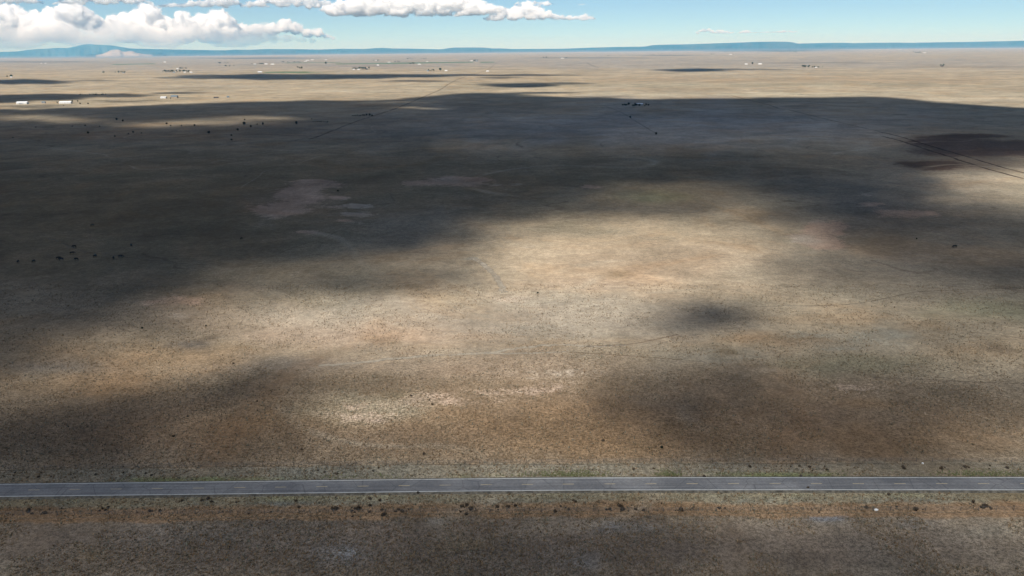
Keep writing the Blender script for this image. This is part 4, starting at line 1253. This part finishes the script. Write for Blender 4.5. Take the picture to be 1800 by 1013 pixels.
def cow_mesh():
    J = [(-.75, 0, 1.15, .24, .27), (-.35, 0, 1.10, .32, .36), (.15, 0, 1.06, .35, .40), (.6, 0, 1.12, .30, .36), (.85, 0, 1.15, .22, .27),          # trunk 0-4
         (1.08, 0, .95, .14, .18), (1.28, 0, .62, .11, .13), (1.38, 0, .36, .085, .09)]                                                              # neck, head down (grazing)
    E = [(0, 1), (1, 2), (2, 3), (3, 4), (4, 5), (5, 6), (6, 7)]
    V = list(J)

    def chain(root, pts):
        prev = root
        for p in pts:
            V.append(p); E.append((prev, len(V) - 1)); prev = len(V) - 1
    for s in (-1, 1):
        chain(0, [(-.62, s * .20, .92, .16, .17), (-.52, s * .21, .70, .10, .11), (-.74, s * .21, .46, .06, .065), (-.70, s * .21, .14, .045, .05), (-.66, s * .21, .03, .055, .055)])
        chain(3, [(.62, s * .20, .82, .12, .13), (.64, s * .20, .50, .07, .075), (.60, s * .20, .26, .05, .05), (.60, s * .20, .13, .045, .045), (.63, s * .20, .03, .055, .055)])
        chain(6, [(1.16, s * .14, .74, .04, .05), (1.10, s * .24, .74, .03, .05)])
    chain(0, [(-.98, 0, 1.16, .06, .06), (-1.04, 0, .85, .03, .03), (-1.03, 0, .50, .045, .045)])
    me = bpy.data.meshes.new("cow")
    me.from_pydata([v[:3] for v in V], E, [])
    o = bpy.data.objects.new("cow_build", me); C.objects.link(o)
    o.modifiers.new("s", 'SKIN')
    for i, v in enumerate(V):
        o.data.skin_vertices[0].data[i].radius = (v[3], v[4])
    o.data.skin_vertices[0].data[0].use_root = True
    sb = o.modifiers.new("b", 'SUBSURF'); sb.levels = 1; sb.render_levels = 1
    me2 = bpy.data.meshes.new_from_object(o.evaluated_get(bpy.context.evaluated_depsgraph_get()))
    bpy.data.objects.remove(o); bpy.data.meshes.remove(me)
    me2.name = "cow"; me2.materials.clear(); me2.materials.append(m_hide)
    me2.polygons.foreach_set("use_smooth", [True] * len(me2.polygons))
    return me2


COW = cow_mesh()
COWS = [(162, 398.5, 1.2, "black cow standing alone above the rest of the herd"), (231, 433.5, 2.2, "black cow farthest right in the left herd"), (131, 436, 3.0, "black cow standing on the pale cattle path, seen broadside"), (127, 447.5, .5, "black cow just below the cow on the pale path"),
        (103, 456.5, .3, "left one of two black cows standing nose to tail in the herd"), (108, 458.5, 3.4, "right one of two black cows standing nose to tail in the herd"), (135, 458.5, 2.9, "black cow just right of the nose-to-tail pair"), (59, 462.5, 1.5, "second black cow from the left edge of the picture"), (32, 463, 1.8, "leftmost black cow of the herd"),
        (167, 453, 1.4, "small black cow seen end-on just below the pale path"), (200, 456, 1.9, "left one of two black cows standing at the path's right part"), (212, 453.5, .4, "right one of two black cows standing at the path's right part"), (1678, 436, 3.3, "lone black cow on the shaded plain at the right"), (424, 421, .9, "tiny black cow alone on the dark plain right of the herd")]
for i, (x, y, a, lab) in enumerate(COWS):
    o = bpy.data.objects.new("cow", COW); C.objects.link(o)
    o.location = G(x, y); o.rotation_euler = (0, 0, a)
    s = 1.4 if i < 13 else 0.9
    o.scale = (s, s, s)
    tag(o, lab, "cow", "black cattle grazing on the plain")

# ------------------------------------------------------------------ roadside wire fences
m_post = pbr("grey_cedar_post", (0.13, 0.11, 0.09), 0.95, 0.35, 4.0)
m_wire = pbr("dull_galvanised_wire", (0.11, 0.11, 0.11), 0.6, 0.2, 2.0, 0.5)


def post_mesh(h, r):
    bm = bmesh.new()
    n = 7
    rings = []
    for z, q in ((-.3, 1.05), (h * .5, 1.0), (h - .05, .9), (h, .6)):
        rings.append([bm.verts.new((math.cos(6.2832 * i / n) * r * q * (1 + .12 * math.sin(i * 2.1)), math.sin(6.2832 * i / n) * r * q, z)) for i in range(n)])
    for a, b in zip(rings, rings[1:]):
        for i in range(n):
            bm.faces.new((a[i], a[(i + 1) % n], b[(i + 1) % n], b[i]))
    bm.faces.new(rings[-1])
    me = bpy.data.meshes.new("post"); bm.to_mesh(me); bm.free()
    me.materials.append(m_post)
    return me


POST = post_mesh(1.3, 0.075)


def wire_fence(pts, label):
    w = np.array([ground_pts(np.array(float(a)), np.array(float(b)))[:2] for a, b in pts])
    e = empty("wire_fence", (w[0][0], w[0][1], 0), 0, label, "fence")
    org = Vector((w[0][0], w[0][1], 0))
    xs = np.arange(w[0][0], w[-1][0], 4.7)
    ys = np.interp(xs, w[:, 0], w[:, 1])
    rnd = random.Random(3)
    for x, y in zip(xs[:98], ys):
        p = link("post", POST, None, e)
        p.location = Vector((x, y, 0)) - org
        p.rotation_euler = (rnd.uniform(-.06, .06), rnd.uniform(-.06, .06), rnd.uniform(0, 6))
        p.scale = (1, 1, rnd.uniform(.9, 1.08))
    for h in (.35, .65, .95, 1.2):
        vs, fs = [], []
        for x, y in zip(xs, ys):
            for (dy, dz) in ((-.012, -.008), (.012, -.008), (0, .014)):
                vs.append((x - org.x, y - org.y + dy + .08, h + dz))
        for i in range(len(xs) - 1):
            for j in range(3):
                fs.append((3 * i + j, 3 * i + (j + 1) % 3, 3 * i + 3 + (j + 1) % 3, 3 * i + 3 + j))
        link("wire", mesh_np("wire", np.array(vs), fs), m_wire, e)
    return e


wire_fence([(-140, 826.5), (0, 825), (200, 822.5), (450, 818.8), (700, 816.5), (900, 814.8), (1130, 813), (1350, 811.5), (1580, 811.5), (1940, 813)], "post-and-wire fence running along the far side of the road")
wire_fence([(-140, 907), (0, 906), (200, 905.5), (450, 903.5), (700, 901.5), (900, 900), (1130, 899.5), (1350, 898.8), (1580, 898), (1940, 897)], "post-and-wire fence with dark brush at its foot on the near side of the road")

# ------------------------------------------------------------------ brush along the verges
rb = random.Random(17)
LOW = [(590, 640, 14), (560, 680, 9), (690, 715, 9), (780, 835, 16), (850, 900, 9), (900, 1010, 12), (1070, 1135, 16), (1180, 1235, 10), (1255, 1275, 5), (40, 110, 12), (230, 330, 6), (380, 560, 9), (1690, 1765, 12), (1480, 1660, 8), (1400, 1480, 5)]
for (a, b, n) in LOW:
    for _ in range(int(n * 0.7)):
        x = rb.gauss((a + b) / 2, (b - a) / 3)
        plant("brush", "tumbleweed_bush", x, np.interp(x, [0, 900, 1800], [903, 897, 895]) + rb.gauss(-1.5, 3.4), 0.6 + 1.5 * rb.random() ** 2, "low dark bush in the scruffy row at the foot of the near wire fence", "bush", "dark bushes along the near wire fence", rb)
UP = [(540, 590, 9), (640, 690, 8), (1030, 1050, 3), (1110, 1130, 4), (1158, 1190, 9), (1290, 1315, 8), (1395, 1480, 22), (1575, 1590, 4), (1655, 1700, 10), (1720, 1790, 7), (0, 100, 12), (180, 260, 6)]
for (a, b, n) in UP:
    for _ in range(n):
        if rb.random() < .45:
            continue
        x = rb.gauss((a + b) / 2, (b - a) / 2.5)
        plant("brush", "sage_bush", x, np.interp(x, [0, 450, 900, 1800], [838, 831, 827, 823]) + rb.gauss(0, 3.0), 0.5 + 1.2 * rb.random() ** 2, "low dark bush on the strip between the road and the far wire fence", "bush", "dark bushes on the far verge", rb)
SCAT = [(x_, y_) for x_, y_ in ((320, 881), (355, 881), (366, 878), (372, 883), (180, 895), (185, 898), (190, 893), (175, 899), (415, 884), (520, 882), (590, 875), (650, 878), (668, 881), (735, 868), (1008, 881), (1012, 883), (1096, 881), (1562, 871), (1408, 838), (1238, 839), (580, 845), (1420, 859))]
for (x, y) in SCAT:
    plant("brush", "tumbleweed_bush", x, y, rb.uniform(.9, 1.6), "loose dark tumbleweed bush on the grass between the road edge and the near fence", "bush", "loose bushes on the near verge", rb)
MID = [(760, 712), (755, 704), (723, 697), (305, 768), (530, 791), (745, 799), (1060, 776), (410, 640), (452, 706), (330, 733)]
for (x, y) in MID:
    plant("brush", "sage_bush", x, y, rb.uniform(1.0, 1.8), "dark low bush alone in the tufted grass beyond the far fence", "bush", "bushes in the tufted grass", rb)

# white litter bag by the near fence
m_bag = pbr("white_plastic", (0.78, 0.78, 0.76), 0.5, 0.08, 4.0, 0.4)
bm = bmesh.new()
bmesh.ops.create_icosphere(bm, subdivisions=3, radius=0.42)
for v in bm.verts:
    n_ = float(fbm(np.array(v.co.x * 4), np.array(v.co.y * 4 + v.co.z * 3), 5, 3))
    v.co *= 1 + .35 * n_
    v.co.z = max(v.co.z, -.22) + .22
    v.co.x *= 1.3
o = bm_obj("litter_bag", bm, m_bag, smooth=True)
o.location = G(1540, 897.5)
tag(o, "crumpled white plastic bag lying at the foot of the near fence", "bag")
bm = bmesh.new()
bmesh.ops.create_icosphere(bm, subdivisions=3, radius=0.3)
for v in bm.verts:
    v.co *= 1 + .3 * float(fbm(np.array(v.co.x * 5), np.array(v.co.y * 5 + v.co.z * 3), 8, 3)); v.co.z = max(v.co.z, -.12) + .12
o = bm_obj("white_rock", bm, m_bag, smooth=True)
o.location = G(1622, 815.5)
tag(o, "small whitish rock lying beside the far wire fence", "rock")

# ------------------------------------------------------------------ grass
def grass_mesh(name, P_, size, cols, seed, nb=5):
    r = np.random.default_rng(seed)
    n = len(P_)
    ang = r.random((n, nb)) * 6.283
    lean = r.random((n, nb)) * 0.9 + 0.1
    s = size[:, None] * (0.6 + 0.8 * r.random((n, nb)))
    wdt = s * (0.16 + 0.14 * r.random((n, nb)))
    dx, dy = np.cos(ang), np.sin(ang)
    base = P_[:, None, :] + np.stack([dx, dy, 0 * dx], -1) * (size[:, None] * .18)[..., None]
    side = np.stack([-dy, dx, 0 * dx], -1) * wdt[..., None]
    tip = base + np.stack([dx * lean * s, dy * lean * s, s * np.sqrt(1.05 - lean * lean * .8)], -1)
    v = np.stack([base - side, base + side, tip], 2).reshape(-1, 3)
    me = bpy.data.meshes.new(name)
    nt_ = n * nb
    me.vertices.add(nt_ * 3); me.vertices.foreach_set("co", v.ravel())
    me.loops.add(nt_ * 3); me.loops.foreach_set("vertex_index", np.arange(nt_ * 3))
    me.polygons.add(nt_); me.polygons.foreach_set("loop_start", np.arange(nt_) * 3)
    me.update(calc_edges=True)
    a = me.attributes.new("tone", 'FLOAT_COLOR', 'POINT')
    cc = np.ones((n, nb * 3, 4)); cc[..., :3] = cols[:, None, :]
    a.data.foreach_set("color", cc.ravel())
    return me


m_grass, nt, out = new_mat("dry_grass_blades")
k = NT(nt)
d = k.n("ShaderNodeBsdfDiffuse"); k.set(d.inputs[0], k.attr("tone"))
t2 = k.n("ShaderNodeBsdfTranslucent"); k.set(t2.inputs[0], k.attr("tone"))
mx = k.n("ShaderNodeMixShader"); mx.inputs[0].default_value = 0.25
nt.links.new(d.outputs[0], mx.inputs[1]); nt.links.new(t2.outputs[0], mx.inputs[2]); nt.links.new(mx.outputs[0], out.inputs[0])
NG = 120000
gx = RNG.uniform(-60, 1860, NG); gv = 500 + 560 * RNG.random(NG) ** 1.2
pg = ground_pts(gx, gv)
off = road_off(pg[:, 0], pg[:, 1])
pat = fbm(pg[:, 0] / 14, pg[:, 1] / 14, 61, 4) + 0.5 * fbm(pg[:, 0] / 60, pg[:, 1] / 60, 63, 3)
keep = (np.abs(off) > 4.6) & (pat > -0.25) & (RNG.random(NG) < 0.9)
pg, off, gv2 = pg[keep], off[keep], gv[keep]
u = RNG.random(len(pg))[:, None]
ca = np.where(u < .45, np.array([0.30, 0.225, 0.14]), np.where(u < .7, np.array([0.23, 0.15, 0.085]), np.where(u < .85, np.array([0.13, 0.115, 0.08]), np.array([0.20, 0.20, 0.15]))))
ca = ca * (0.7 + 0.5 * RNG.random((len(pg), 1)))
sz = 0.22 + 0.30 * RNG.random(len(pg)) ** 2
tag(link("dry_grass", grass_mesh("dry_grass", pg, sz, ca, 5), m_grass), kind="stuff")
GR = [(960, 1050, 600), (1160, 1195, 260), (1670, 1800, 520), (860, 960, 60), (560, 620, 60), (1440, 1500, 60), (200, 260, 40), (1240, 1320, 60), (640, 700, 50)]
gp = []
for (a, b, n) in GR:
    xx_ = RNG.normal((a + b) / 2, (b - a) / 2.6, n)
    x0 = ground_pts(xx_, np.interp(xx_, [0, 450, 900, 1350, 1800], [850, 845.5, 840, 838.5, 838.5]))[:, 0]
    oo = 4.7 + np.abs(RNG.normal(0, 1.6, n))
    gp.append(np.stack([x0, road_y(x0) + oo, 0 * x0], -1))
gp = np.concatenate(gp)
gc = np.array([0.19, 0.205, 0.10]) * (0.7 + 0.6 * RNG.random((len(gp), 1)))
tag(link("green_grass", grass_mesh("green_grass", gp, 0.18 + .2 * RNG.random(len(gp)), gc, 6, 8), m_grass), kind="stuff")
